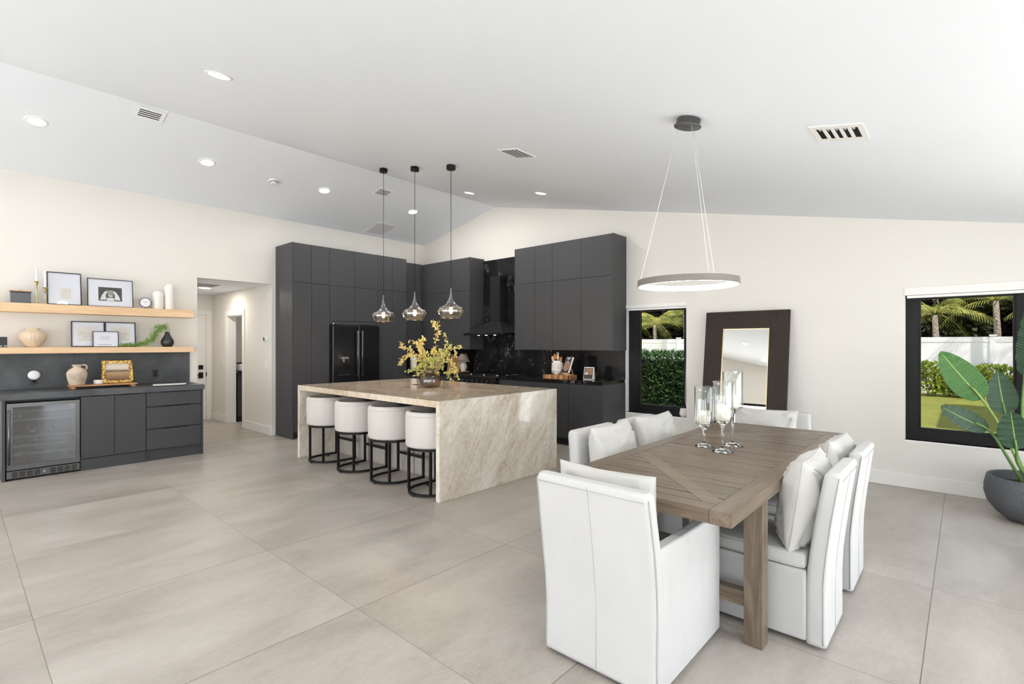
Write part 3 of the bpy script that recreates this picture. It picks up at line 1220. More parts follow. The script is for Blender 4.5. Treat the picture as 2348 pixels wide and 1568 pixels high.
def dshape(rad, yb, n=18, cy=0.):
    """D outline: half circle toward -y (centre y=cy), open flat end at y=yb"""
    pts = [(rad, yb)]
    for i in range(n + 1):
        a = -PI * i / n
        pts.append((rad * math.cos(a), cy + rad * math.sin(a)))
    pts.append((-rad, yb))
    return pts


def make_stool():
    r = thing('bar_stool', 'x', 'bar stool')
    z = .012
    rad = .235
    ring = dshape(rad, .235)

    def flat_ring(mb, zz0, zz1, rr, w):
        o = dshape(rr, .235)
        i = dshape(rr - w, .235 - w)
        n = len(o)
        v = [(a, b, zz0) for a, b in o] + [(a, b, zz1) for a, b in o] + [(a, b, zz0) for a, b in i] + [(a, b, zz1) for a, b in i]
        f = []
        for k in range(n):
            j = (k + 1) % n
            f += [(k, j, n + j, n + k), (2 * n + k, 3 * n + k, 3 * n + j, 2 * n + j), (n + k, n + j, 3 * n + j, 3 * n + k), (k, 2 * n + k, 2 * n + j, j)]
        mb.add(v, f)
    mb = MB()
    # floor ring is open on the island side
    o = dshape(rad, .235)
    i = dshape(rad - .02, .235)
    n = len(o)
    v = [(a, b, z) for a, b in o] + [(a, b, z + .022) for a, b in o] + [(a, b, z) for a, b in i] + [(a, b, z + .022) for a, b in i]
    f = []
    for k in range(n - 1):
        j = k + 1
        f += [(k, j, n + j, n + k), (2 * n + k, 3 * n + k, 3 * n + j, 2 * n + j), (n + k, n + j, 3 * n + j, 3 * n + k), (k, 2 * n + k, 2 * n + j, j)]
    f += [(0, n, 3 * n, 2 * n), (n - 1, 3 * n - 1, 4 * n - 1, 2 * n - 1)]
    mb.add(v, f)
    mb.build('floor_ring', 'black_metal', r, False)
    mb = MB()
    flat_ring(mb, .428, .45, rad, .02)
    mb.build('seat_ring', 'black_metal', r, False)
    for (x, y) in ((-.165, -.158), (.165, -.158), (-.224, .222), (.224, .222)):
        bx('leg', 'black_metal', r, x - .011, y - .011, z + .02, x + .011, y + .011, .43, 0, False)
    bx('footrest', 'black_metal', r, -.214, .212, .215, .214, .232, .24, 0, False)
    for (x, y) in ((0, -.222), (-.2, .1), (.2, .1)):
        bx('foot_pad', 'black_metal', r, x - .008, y - .008, 0.0003, x + .008, y + .008, z + .001, 0, False)
    # upholstered seat
    mb = MB()
    rs = []
    for rr, zz in ((.17, .452), (.195, .458), (.2, .50), (.198, .545), (.17, .565), (.08, .572)):
        rs.append([(a, b, zz) for a, b in dshape(rr, rr, 18)])
    mb.rings(rs, True, True)
    mb.build('seat', 'linen_stool', r, False)
    # wrap-around back shell, open toward +y
    prof = [(.248, .458), (.256, .475), (.258, .60), (.258, .74), (.252, .775), (.236, .79), (.218, .785), (.208, .765), (.205, .60), (.205, .47), (.215, .458)]
    rs = []
    N_ = 26
    path = [(1, .20), (1, .10)] + [None] * 0
    angs = [(0, .205), (0, .1)] + [(-PI * k / N_, None) for k in range(N_ + 1)] + [(-PI, .1), (-PI, .205)]
    for a, yy in angs:
        ring = []
        for rr, zz in prof:
            x = rr * math.cos(a)
            y = rr * math.sin(a) + (yy if yy else 0)
            ring.append((x, y, zz))
        rs.append(ring)
    # rounded ends
    c0 = [sum(p[k] for p in rs[0]) / len(prof) for k in range(3)]

    def shrink(ring, s, dy):
        c = [sum(p[k] for p in ring) / len(ring) for k in range(3)]
        return [tuple(c[k] + (p[k] - c[k]) * s + (dy if k == 1 else 0) for k in range(3)) for p in ring]
    rs = [shrink(rs[0], .55, .02), shrink(rs[0], .88, .012)] + rs + [shrink(rs[-1], .88, .012), shrink(rs[-1], .55, .02)]
    mb = MB()
    mb.rings(rs, True, True)
    bk = mb.build('backrest', 'linen_stool', r, False)
    mb = MB()
    mb.tube([((.2595) * math.cos(a), .2595 * math.sin(a), .752) for a in [-PI * k / 30 for k in range(31)]], .0022, 6)
    mb.build('seam', 'linen_stool', bk, False)
    return r


st = make_stool()
stool_x = [-5.83, -5.155, -4.48, -3.83]
stool_labels = ['white upholstered bar stool at the end of the island nearest the tall cabinets',
                'second white bar stool from the tall cabinets, black half-round base',
                'third white bar stool from the tall cabinets, beside the partly hidden one',
                'white bar stool partly hidden behind the stone end panel of the island']
for i, x in enumerate(stool_x):
    if i == 0:
        o = st
        o.location = (x, 3.115, 0)
        o['label'] = stool_labels[0]
        o['group'] = 'white bar stools along the island'
    else:
        copy_thing(st, (x, 3.115, 0), None, stool_labels[i], 'white bar stools along the island')

# ------------------------------------------------------------------ glass vase with branches
VC = Vector((-4.79, 3.865, .911))
r = thing('glass_vase', 'squat smoky ribbed glass vase holding yellow branches on the island', 'vase', tuple(VC))
mb = MB()
mb.lathe([(.0, .003), (.118, .003), (.125, .012), (.126, .09), (.118, .125), (.095, .150), (.062, .160), (.050, .172), (.052, .20), (.066, .222), (.072, .225)], (0, 0, 0), 64,
         rfun=lambda a, z: 1 + .010 * math.cos(18 * a) * (1 if z < .15 else 0))
mb.build('body', 'vase_glass', r, False)
mb = MB()
mb.lathe([(.0, .003), (.112, .003), (.116, .02), (.114, .075), (.0, .078)], (0, 0, 0), 32)
rng = np.random.default_rng(5)
random.seed(4)
# soap bottle on the island behind the vase
o = thing('soap_bottle', 'small black pump bottle on the island beside the glass vase', 'bottle', (-5.05, 4.0, .911))
mb = MB()
mb.lathe([(0, .0), (.03, .0), (.033, .01), (.033, .07), (.012, .095), (.010, .11), (0, .11)], (0, 0, 0), 20)
mb.build('body', 'ceramic_black', o, False)
mb = MB()
mb.tube([(0, 0, .11), (0, 0, .155), (.0, 0, .155)], .005)
mb.tube([(0, 0, .15), (.04, -.01, .15)], .006)
mb.build('pump', 'black_metal', o, False)
tag(bx('power_socket', 'black_metal', None, -5.245, 3.93, .9105, -5.16, 3.99, .9135, .001), 'small black flush socket plate in the island top', 'power socket')

rgt = Vector((math.cos(R(41.9)), math.sin(R(41.9)), 0))
bkw = Vector((-math.sin(R(41.9)), math.cos(R(41.9)), 0))


def branch(label, pts, nl, mat, seed, twigs=5, leaf=.034, spread=.06):
    leaf *= 1.18
    nl = int(nl * 1.0)
    """pts in (right, depth, up) relative to vase neck"""
    rg = np.random.default_rng(seed)
    P = [VC + rgt * a + bkw * b + Vector((0, 0, c)) for a, b, c in pts]
    # smooth
    Q = []
    n = 14
    for i in range(n + 1):
        u = i / n * (len(P) - 1)
        k = min(int(u), len(P) - 2)
        f = u - k
        p0, p1, p2, p3 = P[max(k - 1, 0)], P[k], P[k + 1], P[min(k + 2, len(P) - 1)]
        Q.append(.5 * ((2 * p1) + (-p0 + p2) * f + (2 * p0 - 5 * p1 + 4 * p2 - p3) * f * f + (-p0 + 3 * p1 - 3 * p2 + p3) * f ** 3))
    r = thing('leafy_branch', label, 'branch', tuple(Q[0]), group='branches in the glass vase')
    mb = MB()
    mb.tube(Q, [.0035 - .002 * i / n for i in range(n + 1)], 5)
    segs = []
    for k in range(twigs):
        i = int(3 + (n - 4) * (k + rg.random()) / twigs)
        i = min(i, n - 1)
        d = (Q[i + 1] - Q[i]).normalized()
        v = Vector(rg.normal(size=3).tolist()).normalized()
        e = Q[i] + (d * .6 + v * .8).normalized() * spread * (1.2 + rg.random())
        mid = (Q[i] + e) / 2 + Vector((0, 0, .008))
        mb.tube([Q[i], mid, e], [.002, .0016, .001], 4)
        segs.append((Q[i], e))
    mb.build('twig', 'twig', r)
    pts_ = []
    dirs = []
    for _ in range(nl):
        if segs and rg.random() < .6:
            a, b = segs[rg.integers(len(segs))]
            p = a + (b - a) * (.15 + .9 * rg.random())
            d = (b - a)
        else:
            u = .25 + .75 * rg.random()
            k = min(int(u * n), n - 1)
            p = Q[k] + (Q[k + 1] - Q[k]) * (u * n - k)
            d = Q[k + 1] - Q[k]
        pts_.append(tuple(p))
        dv = Vector(rg.normal(size=3).tolist()).normalized() * 1.0 + d.normalized() * .6
        dirs.append(tuple(dv))
    V, F = leaf_quads(np.array(pts_), leaf, leaf * .48, rg, np.array(dirs))
    fast_mesh('leaves', V, F, mat, r)


B0 = (0, 0, .06)
NK = (0, 0, .18)
branch('tall upright branch with yellow leaves rising highest from the vase', [(.02, 0, .03), (.02, .0, .19), (.05, 0, .40), (.07, 0, .60), (.10, .0, .78)], 150, 'leaf_branch_gold', 1, 6, .038, .05)
branch('yellow branch arching out lowest toward the refrigerator side', [(-.02, 0, .03), (-.02, 0, .19), (-.15, -.02, .38), (-.29, -.02, .38), (-.38, 0, .27)], 140, 'leaf_branch_gold', 2, 7, .036, .06)
branch('golden branch reaching farthest toward the refrigerator', [(-.01, .02, .03), (-.01, .01, .19), (-.12, .02, .36), (-.25, .03, .44), (-.40, .04, .47)], 90, 'leaf_branch_gold', 3, 4, .036, .05)
branch('bushy golden branch standing upright beside the tallest one', [(-.01, -.02, .03), (-.02, 0, .19), (-.08, 0, .34), (-.10, 0, .45), (-.12, .0, .55)], 280, 'leaf_branch_gold', 4, 10, .036, .10)
branch('green leafed branch clustered low above the vase neck', [(.0, .03, .03), (-.01, .02, .19), (-.08, -.03, .27), (-.13, -.04, .25), (-.17, -.05, .20)], 170, 'leaf_branch_green', 5, 8, .034, .07)
branch('green and yellow branch leaning toward the table lamp', [(.02, .02, .03), (.02, .02, .19), (.10, 0, .33), (.18, 0, .42), (.24, .0, .50)], 200, 'leaf_branch_green', 6, 8, .036, .09)
branch('thin branch reaching farthest toward the range hood', [(.0, .0, .04), (.03, .01, .19), (.15, 0, .38), (.26, 0, .46), (.37, .0, .48)], 80, 'leaf_branch_gold', 7, 4, .036, .05)
branch('drooping branch hanging down toward the counter with the lamp', [(.02, .0, .03), (.03, 0, .19), (.18, -.02, .33), (.29, -.03, .25), (.34, -.02, .08)], 170, 'leaf_branch_gold', 8, 6, .038, .06)
branch('drooping green branch just inside the longest drooping one', [(.01, .0, .04), (.02, -.02, .19), (.11, -.04, .28), (.19, -.04, .17), (.31, -.02, .04)], 110, 'leaf_branch_green', 9, 5, .036, .05)
branch('bushy yellow green branch in the middle of the bunch', [(.01, -.03, .04), (.01, -.01, .19), (.03, -.05, .30), (.07, -.08, .34), (.10, -.08, .33)], 200, 'leaf_branch_green', 10, 9, .034, .08)

# ------------------------------------------------------------------ pendants
PEND = [(-5.69, 3.805, 'glass pendant lamp nearest the refrigerator over the island'),
        (-5.02, 3.805, 'middle one of the three glass pendant lamps over the island'),
        (-4.35, 3.805, 'glass pendant lamp nearest the range hood side of the island')]


def make_pendant(x, y, label):
    zc = ceil_z(x)
    r = thing('pendant_lamp', label, 'pendant lamp', (x, y, 1.72), group='glass pendants over the island')
    mb = MB()
    mb.lathe([(0, 0), (.05, 0), (.052, .006), (.052, .045), (0, .047)], (x, y, zc - .055), 24)
    # wedge that meets the slope
    mb.build('canopy', 'black_metal', r, True)
    mb = MB()
    mb.tube([(x, y, 2.07), (x, y, zc - .05)], .0032, 6)
    mb.build('cord', 'black_metal', r)
    mb = MB()
    mb.lathe([(0, .348), (.006, .346), (.008, .338), (.007, .325), (.010, .30), (.016, .26), (.030, .21), (.052, .17), (.080, .145), (.108, .128), (.117, .122), (.108, .124), (.08, .139), (.05, .163), (.028, .20), (.014, .25)], (x, y, 1.72), 36)
    mb.build('metal_cap', 'steel_smoke', r)
    mb = MB()
    mb.lathe([(.106, .127), (.128, .123), (.144, .108), (.150, .085), (.143, .055), (.125, .02), (.118, .004), (.112, .0)], (x, y, 1.72), 48)
    mb.build('glass_shade', 'smoke_glass', r)
    mb = MB()
    mb.lathe([(0, .05), (.014, .055), (.022, .075), (.020, .10), (.012, .125), (.012, .15)], (x, y, 1.72), 20)
    mb.build('bulb', 'filament_soft', r)
    mb = MB()
    mb.tube([(x, y, 1.845), (x, y, 1.90)], .014, 10)
    mb.build('socket', 'black_metal', r)
    L = bpy.data.lights.new('bulb_light', 'POINT')
    L.energy = 8.0
    L.color = (1, .72, .42)
    L.shadow_soft_size = .03
    lo = bpy.data.objects.new('bulb_light', L)
    lo.location = (x, y, 1.70)
    COL.objects.link(lo)
    lo.parent = r
    lo.matrix_parent_inverse = WM[r.name].inverted()


simple('steel_smoke', (.32, .31, .31), .18, metal=1.)
emit('filament_soft', (1, .70, .38), 16.0)
for p in PEND:
    make_pendant(*p)

# ------------------------------------------------------------------ ring chandelier
cx, cy = -1.30, 3.10
RC = Vector((cx, cy))
r = thing('ring_chandelier', 'brown metal ring chandelier with glowing underside over the dining table', 'chandelier', (cx, cy, 1.80))
zc = ceil_z(cx)
mb = MB()
mb.lathe([(0, 0), (.082, 0), (.084, .006), (.072, .008), (.072, .045), (0, .046)], (0, 0, 0), 36)
cn = mb.build('canopy', 'canopy_metal', r, False)
cn.location = (0, 0, zc - 1.80 - .052)
cn.rotation_euler = (0, math.atan(.2046), 0)
RR = .305
mb = MB()
prof = [(RR, 1.790), (RR, 1.825), (RR - .018, 1.825), (RR - .018, 1.795), (RR - .003, 1.790)]
rs = []
for i in range(73):
    a = 2 * PI * i / 72
    rs.append([(cx + rr * math.cos(a), cy + rr * math.sin(a), zz) for rr, zz in ((RR, 1.787), (RR, 1.827), (RR - .022, 1.827), (RR - .022, 1.822), (RR - .005, 1.822), (RR - .005, 1.787))])
mb.rings(rs, False, False)
mb.build('ring', 'ring_metal', r)
mb = MB()
rs = []
for i in range(73):
    a = 2 * PI * i / 72
    rs.append([(cx + rr * math.cos(a), cy + rr * math.sin(a), zz) for rr, zz in ((RR - .006, 1.790), (RR - .006, 1.820), (RR - .021, 1.820), (RR - .023, 1.796), (RR - .018, 1.788))])
mb.rings(rs + [], False, True)
mb.build('light_strip', 'ring_light', r)
for k in range(3):
    a = R(196 + 120 * k)
    top = Vector((cx + .055 * math.cos(a), cy + .055 * math.sin(a), zc - .045))
    bot = Vector((cx + (RR - .01) * math.cos(a), cy + (RR - .01) * math.sin(a), 1.826))
    mb = MB()
    mb.tube([top, bot], .0014, 5)
    mb.build('wire', 'wire_white', r)

# ------------------------------------------------------------------ recessed downlights


def downlight(x, y, label, watts=None, show=True, col=None):
    z = ceil_z(x)
    sl = .2165 if x < RX else -.2046
    n = -math.atan(sl)
    r = thing('recessed_downlight', label, 'ceiling light', (x, y, z), group='recessed ceiling downlights', rot=(0, n, 0))
    mb = MB()
    mb.lathe([(.068, -.002), (.072, -.006), (.088, -.006), (.092, -.001)], (0, 0, 0), 36)
    mb.build('trim_ring', 'trim', r, False)
    mb = MB()
    mb.lathe([(0.0001, -.004), (.069, -.004)], (0, 0, 0), 36)
    mb.build('diffuser', 'lamp_disc', r, False)
    L = bpy.data.lights.new('downlight', 'AREA')
    L.shape = 'DISK'
    L.size = .14
    L.energy = watts or DOWNLIGHT_W
    L.color = col or DOWNLIGHT_COL
    lo = bpy.data.objects.new('downlight_beam', L)
    COL.objects.link(lo)
    lo.parent = r
    lo.location = (0, 0, -.012)
    return r


for y, w, p in ((.574, 'above the shelves, nearest the camera', 5), (2.10, 'on the low slope above the hallway opening', 6), (3.62, 'above the tall cabinets', 9), (5.19, 'above the kitchen corner', 14)):
    downlight(-6.90, y, 'added unseen downlight ' + w, p)
downlight(-4.12, 1.33, 'round recessed downlight on the high slope before the island')
downlight(-5.58, 5.245, 'round recessed downlight on the high slope near the ridge and the back wall', 14)
downlight(-4.20, 5.25, 'round recessed downlight over the large wall cabinet by the narrow window', 11)
# ceiling lights behind the camera; the last two are extra, added for light
for x, y, w in ((-6.9, -.95, 'over the sitting end, low slope'), (-6.9, -2.4, 'farthest back on the low slope'), (-4.12, -.6, 'just behind the camera on the high slope'),
                (-4.12, -2.3, 'farthest back on the high slope'), (-1.3, -.7, 'added for light beside the camera over the sitting end'), (-1.3, -2.3, 'added for light over the sliding doors behind the camera')):
    downlight(x, y, 'added unseen downlight ' + w)

for x, y, w in ((-1.3, .8, 'nearest the camera on the dining side'), (.5, 1.1, 'by the right-hand sliding doors'), (.65, 2.7, 'by the right-hand wall above the sliding doors')):  # lamps added out of view to brighten the dining side
    downlight(x, y, 'added unseen downlight ' + w, 8)

# hall light and hatch
o = thing('recessed_downlight', 'round recessed downlight in the flat hallway ceiling', 'ceiling light', (-9.42, 2.83, 2.364))
mb = MB()
mb.lathe([(0.0001, -.006), (.075, -.006), (.085, -.001)], (0, 0, 0), 32)
mb.build('diffuser', 'lamp_disc', o, False)
L = bpy.data.lights.new('downlight', 'AREA')
L.shape = 'DISK'
L.size = .14
L.energy = 14
L.color = (1, .93, .84)
lo = bpy.data.objects.new('downlight_beam', L)
COL.objects.link(lo)
lo.parent = o
lo.location = (0, 0, -.015)
o = thing('air_vent', 'dark rectangular return air grille in the hallway ceiling', 'air vent', (-9.0, 2.68, 2.364))
bx('grille', 'dark_steel', o, -9.25, 2.45, 2.358, -8.80, 2.86, 2.3645)
L = bpy.data.lights.new('pantry_lamp', 'AREA')
L.shape = 'DISK'
L.size = .2
L.energy = 10
L.color = (1, .93, .86)
o = thing('recessed_downlight', 'round recessed downlight in the room behind the hall doorway', 'ceiling light', (-9.3, 4.5, 2.399))
mb = MB()
mb.lathe([(0.0001, -.006), (.075, -.006), (.085, -.001)], (0, 0, 0), 32)
mb.build('diffuser', 'lamp_disc', o, False)
lo = bpy.data.objects.new('pantry_beam', L)
COL.objects.link(lo)
lo.parent = o
lo.location = (0, 0, -.015)


# ------------------------------------------------------------------ ceiling vents
def slope_frame(x):
    sl = .2165 if x < RX else -.2046
    return -math.atan(sl)


def vent(x, y, lx, ly, n, label, along='x', grp='white slotted ceiling vents', side=.03, slot=.17, smat='slot_black'):
    r = thing('air_vent', label, 'air vent', (x, y, ceil_z(x)), group=grp, rot=(0, slope_frame(x), 0))
    s = side
    bx('frame', 'vent_white', r, -lx / 2, -ly / 2, -.005, lx / 2, ly / 2, -.0005, .001, False)
    for k in range(n):
        mb = MB()
        if along == 'y':
            w = (lx - 2 * s) / n
            x0 = -lx / 2 + s + (k + .5) * w
            mb.box(x0 - w * slot, -ly / 2 + s, -.0062, x0 + w * slot, ly / 2 - s, -.004)
        else:
            w = (ly - 2 * s) / n
            y0 = -ly / 2 + s + (k + .5) * w
            mb.box(-lx / 2 + s, y0 - w * slot, -.0062, lx / 2 - s, y0 + w * slot, -.004)
        mb.build('slot', smat, r, False)


vent(-6.245, 1.37, .21, .255, 4, 'white slotted vent just below the ridge, nearest the camera', 'y', side=.035, slot=.2)
vent(-6.55, 4.375, .21, .25, 4, 'white slotted vent behind the pendant cords on the low slope', 'y', side=.028)
vent(-3.125, 3.55, .25, .28, 5, 'white slotted vent on the high slope beyond the pendants', 'y', side=.022, slot=.2)
# register with curved blades near the dining light
r = thing('air_vent', 'white five-opening register on the ceiling beside the ring chandelier', 'air vent', (-.56, 3.555, ceil_z(-.56)), rot=(0, slope_frame(-.56), 0))
mb = MB()
lx, ly = .275, .285
sx, sy = .03, .045
mb.box(-lx / 2, -ly / 2, -.006, lx / 2, -ly / 2 + sy, 0)
mb.box(-lx / 2, ly / 2 - sy, -.006, lx / 2, ly / 2, 0)
mb.box(-lx / 2, -ly / 2 + sy, -.006, -lx / 2 + sx, ly / 2 - sy, 0)
mb.box(lx / 2 - sx, -ly / 2 + sy, -.006, lx / 2, ly / 2 - sy, 0)
w = (lx - 2 * sx) / 5
for k in range(1, 5):
    x0 = -lx / 2 + sx + k * w
    mb.box(x0 - w * .22, -ly / 2 + sy, -.006, x0 + w * .22, ly / 2 - sy, 0)
mb.build('frame', 'trim', r, False)
mb = MB()
mb.box(-lx / 2 + sx, -ly / 2 + sy, -.002, lx / 2 - sx, ly / 2 - sy, -.001)
mb.build('duct', 'gap', r, False)
for k in range(5):
    xc = -lx / 2 + sx + (k + .5) * w
    mb = MB()
    mb.add([(xc - w * .25, -ly / 2 + sy, -.0055), (xc + w * .25, -ly / 2 + sy, -.0055), (xc + w * .05, -ly / 2 + sy + .05, -.002), (xc - w * .1, -ly / 2 + sy + .05, -.002)], [(0, 1, 2, 3)])
    mb.build('blade', 'steel', r, False)
# flush return grille
vent(-7.72, 5.10, .50, .42, 22, 'large flush white return grille near the kitchen corner', 'y', None, side=.035, slot=.25, smat='soffit')

r = thing('smoke_detector', 'round white smoke detector on the low ceiling slope', 'smoke detector', (-6.955, 2.92, ceil_z(-6.955)), rot=(0, slope_frame(-6.955), 0))
mb = MB()
mb.lathe([(0.001, -.045), (.03, -.045), (.045, -.038), (.052, -.018), (.065, -.014), (.067, -.001)], (0, 0, 0), 32)
mb.build('housing', 'plastic_white', r, False)
mb = MB()
mb.lathe([(.046, -.034), (.052, -.028), (.053, -.022)], (0, 0, 0), 32)
mb.build('sensor_slot', 'dark_steel', r, False)

# ------------------------------------------------------------------ bar: base units, cooler, worktop
BX = -7.38
r = thing('base_cabinet', 'charcoal two-door base cabinet between the wine cooler and the drawers', 'cabinet', (-7.7, 1.28, 0))
bx('carcass', 'cabinet_dark', r, WX + .001, .976, .13, BX - .021, 1.583, .838)
bx('plinth', 'cabinet', r, WX + .02, .976, .0005, BX - .012, 1.583, .128)
face_x('door', r, BX, .976, 1.28, .135, .832)
face_x('door', r, BX, 1.28, 1.583, .135, .832)
for ya in (1.07, 1.36):
    bx('finger_pull', 'gap', r, BX - .002, ya, .829, BX + .003, ya + .14, .835)
r = thing('drawer_cabinet', 'charcoal three-drawer base cabinet at the hallway end of the bar', 'cabinet', (-7.7, 1.89, 0))
bx('carcass', 'cabinet_dark', r, WX + .001, 1.585, .13, BX - .021, 2.178, .838)
bx('plinth', 'cabinet', r, WX + .02, 1.585, .0005, BX - .04, 2.178, .128)
bx('end_panel', 'cabinet', r, WX + .001, 2.179, .0005, BX, 2.199, .838, .001)
for z0, z1 in ((.135, .382), (.392, .655), (.665, .832)):
    dd = face_x('drawer', r, BX, 1.587, 2.177, z0, z1)
    bx('finger_pull', 'gap', dd, BX - .003, 1.74, z1 - .002, BX + .003, 2.04, z1 + .006)
r = thing('bar_end_panel', 'charcoal end panel closing the bar beside the wine cooler', 'panel', (-7.7, .36, 0))
bx('panel', 'cabinet', r, WX + .001, .352, .0005, BX + .012, .377, .838, .001)
tag(bx('bar_countertop', 'soapstone', None, WX + .0005, .335, .84, -7.36, 2.212, .905, .003), 'dark grey stone countertop on the bar cabinets', 'countertop')
tag(bx('bar_backsplash', 'soapstone', None, WX + .0005, .335, .906, WX + .02, 2.226, 1.318, .001), 'dark grey veined stone backsplash below the lower shelf', 'backsplash')

# wine cooler
r = thing('wine_cooler', 'built-in black wine cooler with glass door and wooden racks', 'wine cooler', (-7.7, .68, 0))
cb = MB()
cb.box(WX + .002, .380, .10, -7.46, .40, .832)
cb.box(WX + .002, .955, .10, -7.46, .974, .832)
cb.box(WX + .002, .40, .10, -7.46, .955, .12)
cb.box(WX + .002, .40, .812, -7.46, .955, .832)
cb.box(WX + .002, .40, .12, WX + .02, .955, .812)
cb.build('cabinet_body', 'cooler_inside' if 'cooler_inside' in MATS else 'gap', r)
f = MB()
f.box(-7.435, .388, .765, BX + .01, .968, .805)
f.box(-7.435, .388, .108, BX + .01, .968, .158)
f.box(-7.435, .388, .158, BX + .01, .434, .765)
f.box(-7.435, .928, .158, BX + .01, .968, .765)
dr_ = f.build('door', 'dark_steel', r, bevel=.002)
bx('door_glass', 'cooler_glass', dr_, BX + .002, .434, .158, BX + .006, .928, .765)
h = MB()
h.tube([(BX + .01, .405, .70), (BX + .045, .405, .70)], .007)
h.tube([(BX + .01, .405, .22), (BX + .045, .405, .22)], .007)
h.tube([(BX + .045, .405, .17), (BX + .045, .405, .74)], .010, 10)
h.build('handle', 'dark_steel', dr_)
bottle_rows = []
for z in (.705, .612, .434, .337, .25):
    rk = bx('rack', 'wood_rack' if 'wood_rack' in MATS else 'wood_light', r, -7.50, .405, z - .011, -7.485, .95, z + .011)
for z, ys in ((.655, (.455, .50)), (.485, (.60, .74)), (.385, (.51, .62)), (.29, (.50, .61)), (.20, (.53, .68, .86))):
    for y in ys:
        b = MB()
        b.tube([(-7.52, y, z), (-7.60, y, z), (-7.64, y, z), (-7.86, y, z)], [.014, .015, .036, .036], 14)
        lev = {.655: 'topmost', .485: 'second highest', .385: 'middle', .29: 'second lowest', .20: 'lowest'}[z]
        pos = {0: 'nearest the door handle', len(ys) - 1: 'farthest from the door handle'}.get(ys.index(y), 'between two others')
        tag(b.build('wine_bottle', 'ceramic_black', None), 'wine bottle in the cooler, %s row, %s' % (lev, pos), 'bottle', 'wine bottles in the cooler')
        b = MB()
        b.tube([(-7.519, y, z), (-7.55, y, z)], [.0155, .0155], 14)
        cp = b.build('foil_cap', 'steel', bpy.data.objects[[o.name for o in bpy.data.objects if o.name.startswith('wine_bottle')][-1]])
g = MB()
g.box(-7.44, .386, .022, BX + .004, .968, .098)
kp = g.build('kick_grille', 'dark_steel', r, bevel=.002)
for k in list(range(4)) + list(range(5, 9)):
    y0 = .425 + (k if k < 4 else k + .15) * .058
    s = MB()
    for q in range(6):
        s.box(BX + .003, y0, .032 + q * .010, BX + .006, y0 + .045, .037 + q * .010)
    s.build('vent_slot', 'gap', kp)
s = MB()
s.tube([(BX + .003, .675, .06), (BX + .008, .675, .06)], .009, 14)
s.build('lock', 'steel', kp)

# floating shelves
tag(bx('floating_shelf', 'shelf_wood', None, WX + .0005, FY + 2.9, 1.785, -7.80, 2.214, 1.884, .002), 'upper thick light wood floating shelf', 'shelf', 'light wood floating shelves')
tag(bx('floating_shelf', 'shelf_wood', None, WX + .0005, FY + 2.9, 1.319, -7.80, 2.214, 1.39, .002), 'lower light wood floating shelf above the dark backsplash', 'shelf', 'light wood floating shelves')
SU, SL = 1.8845, 1.3905

# radio
r = thing('radio', 'small retro radio with copper top handle on the upper shelf', 'radio', (-7.9, .526, SU))
bx('body', 'radio_mesh', r, -7.95, .445, SU, -7.86, .608, SU + .118, .004)
bx('trim_band', 'cabinet_dark', r, -7.951, .443, SU + .118, -7.859, .610, SU + .130, .003)
t = MB()
t.box(-7.955, .436, SU + .131, -7.860, .617, SU + .145)
t.box(-7.93, .51, SU + .145, -7.88, .54, SU + .153)
t.build('handle', 'copper', r, bevel=.003)


def candlestick(y, h, ch, label):
    x = -7.87
    r = thing('candlestick', label, 'candlestick', (x, y, SU), group='brass candlesticks on the upper shelf')
    mb = MB()
    mb.lathe([(0, 0), (.042, 0), (.042, .004), (.008, .008), (.0045, .014), (.0045, h - .045), (.010, h - .04), (.0155, h - .028), (.016, h - .006), (.024, h - .002), (.024, h + .001), (0, h + .001)], (0, 0, 0), 24)
    mb.build('holder', 'brass', r, False)
    c = MB()
    rs = []
    for i in range(45):
        z = h + .0012 + ch * i / 44
        tw = i * .55
        rs.append([(x + .0105 * (1 + .22 * math.cos(2 * (a - tw))) * math.cos(a), y + .0105 * (1 + .22 * math.cos(2 * (a - tw))) * math.sin(a), SU + z) for a in [2 * PI * k / 16 for k in range(16)]])
    c.rings(rs, True, True)
    tag(c.build('taper_candle', 'wax_white', None), 'white twisted taper candle in the ' + ('taller' if h > .22 else 'shorter') + ' brass candlestick', 'candle', 'twisted candles on the upper shelf')


candlestick(.655, .255, .165, 'taller brass candlestick beside the radio on the upper shelf')
candlestick(.728, .192, .185, 'shorter brass candlestick in front of the framed sketch')


def picture(label, y0, y1, zb, zt, xb, lean, fw=.009, mat='frame_black', depth=.018, content=None, grp=None, cat='picture frame'):
    """leaning frame: local x = out of wall, y along wall, z up"""
    h = zt - zb
    r = thing('picture_frame', label, cat, (xb, (y0 + y1) / 2, zb), rot=(0, -lean, 0), group=grp)
    w = (y1 - y0) / 2
    f = MB()
    f.box(0, -w, 0, depth, w, fw)
    f.box(0, -w, h - fw, depth, w, h)
    f.box(0, -w, fw, depth, -w + fw, h - fw)
    f.box(0, w - fw, fw, depth, w, h - fw)
    f.build('frame', mat, r, False, .001)
    bx('mat_board', 'white_paper', r, .004, -w + fw, fw, .009, w - fw, h - fw, 0, False)
    bx('glass', 'picture_glass', r, .0125, -w + fw, fw, .0135, w - fw, h - fw, 0, False)
    if content:
        content(r, w, h)
    return r


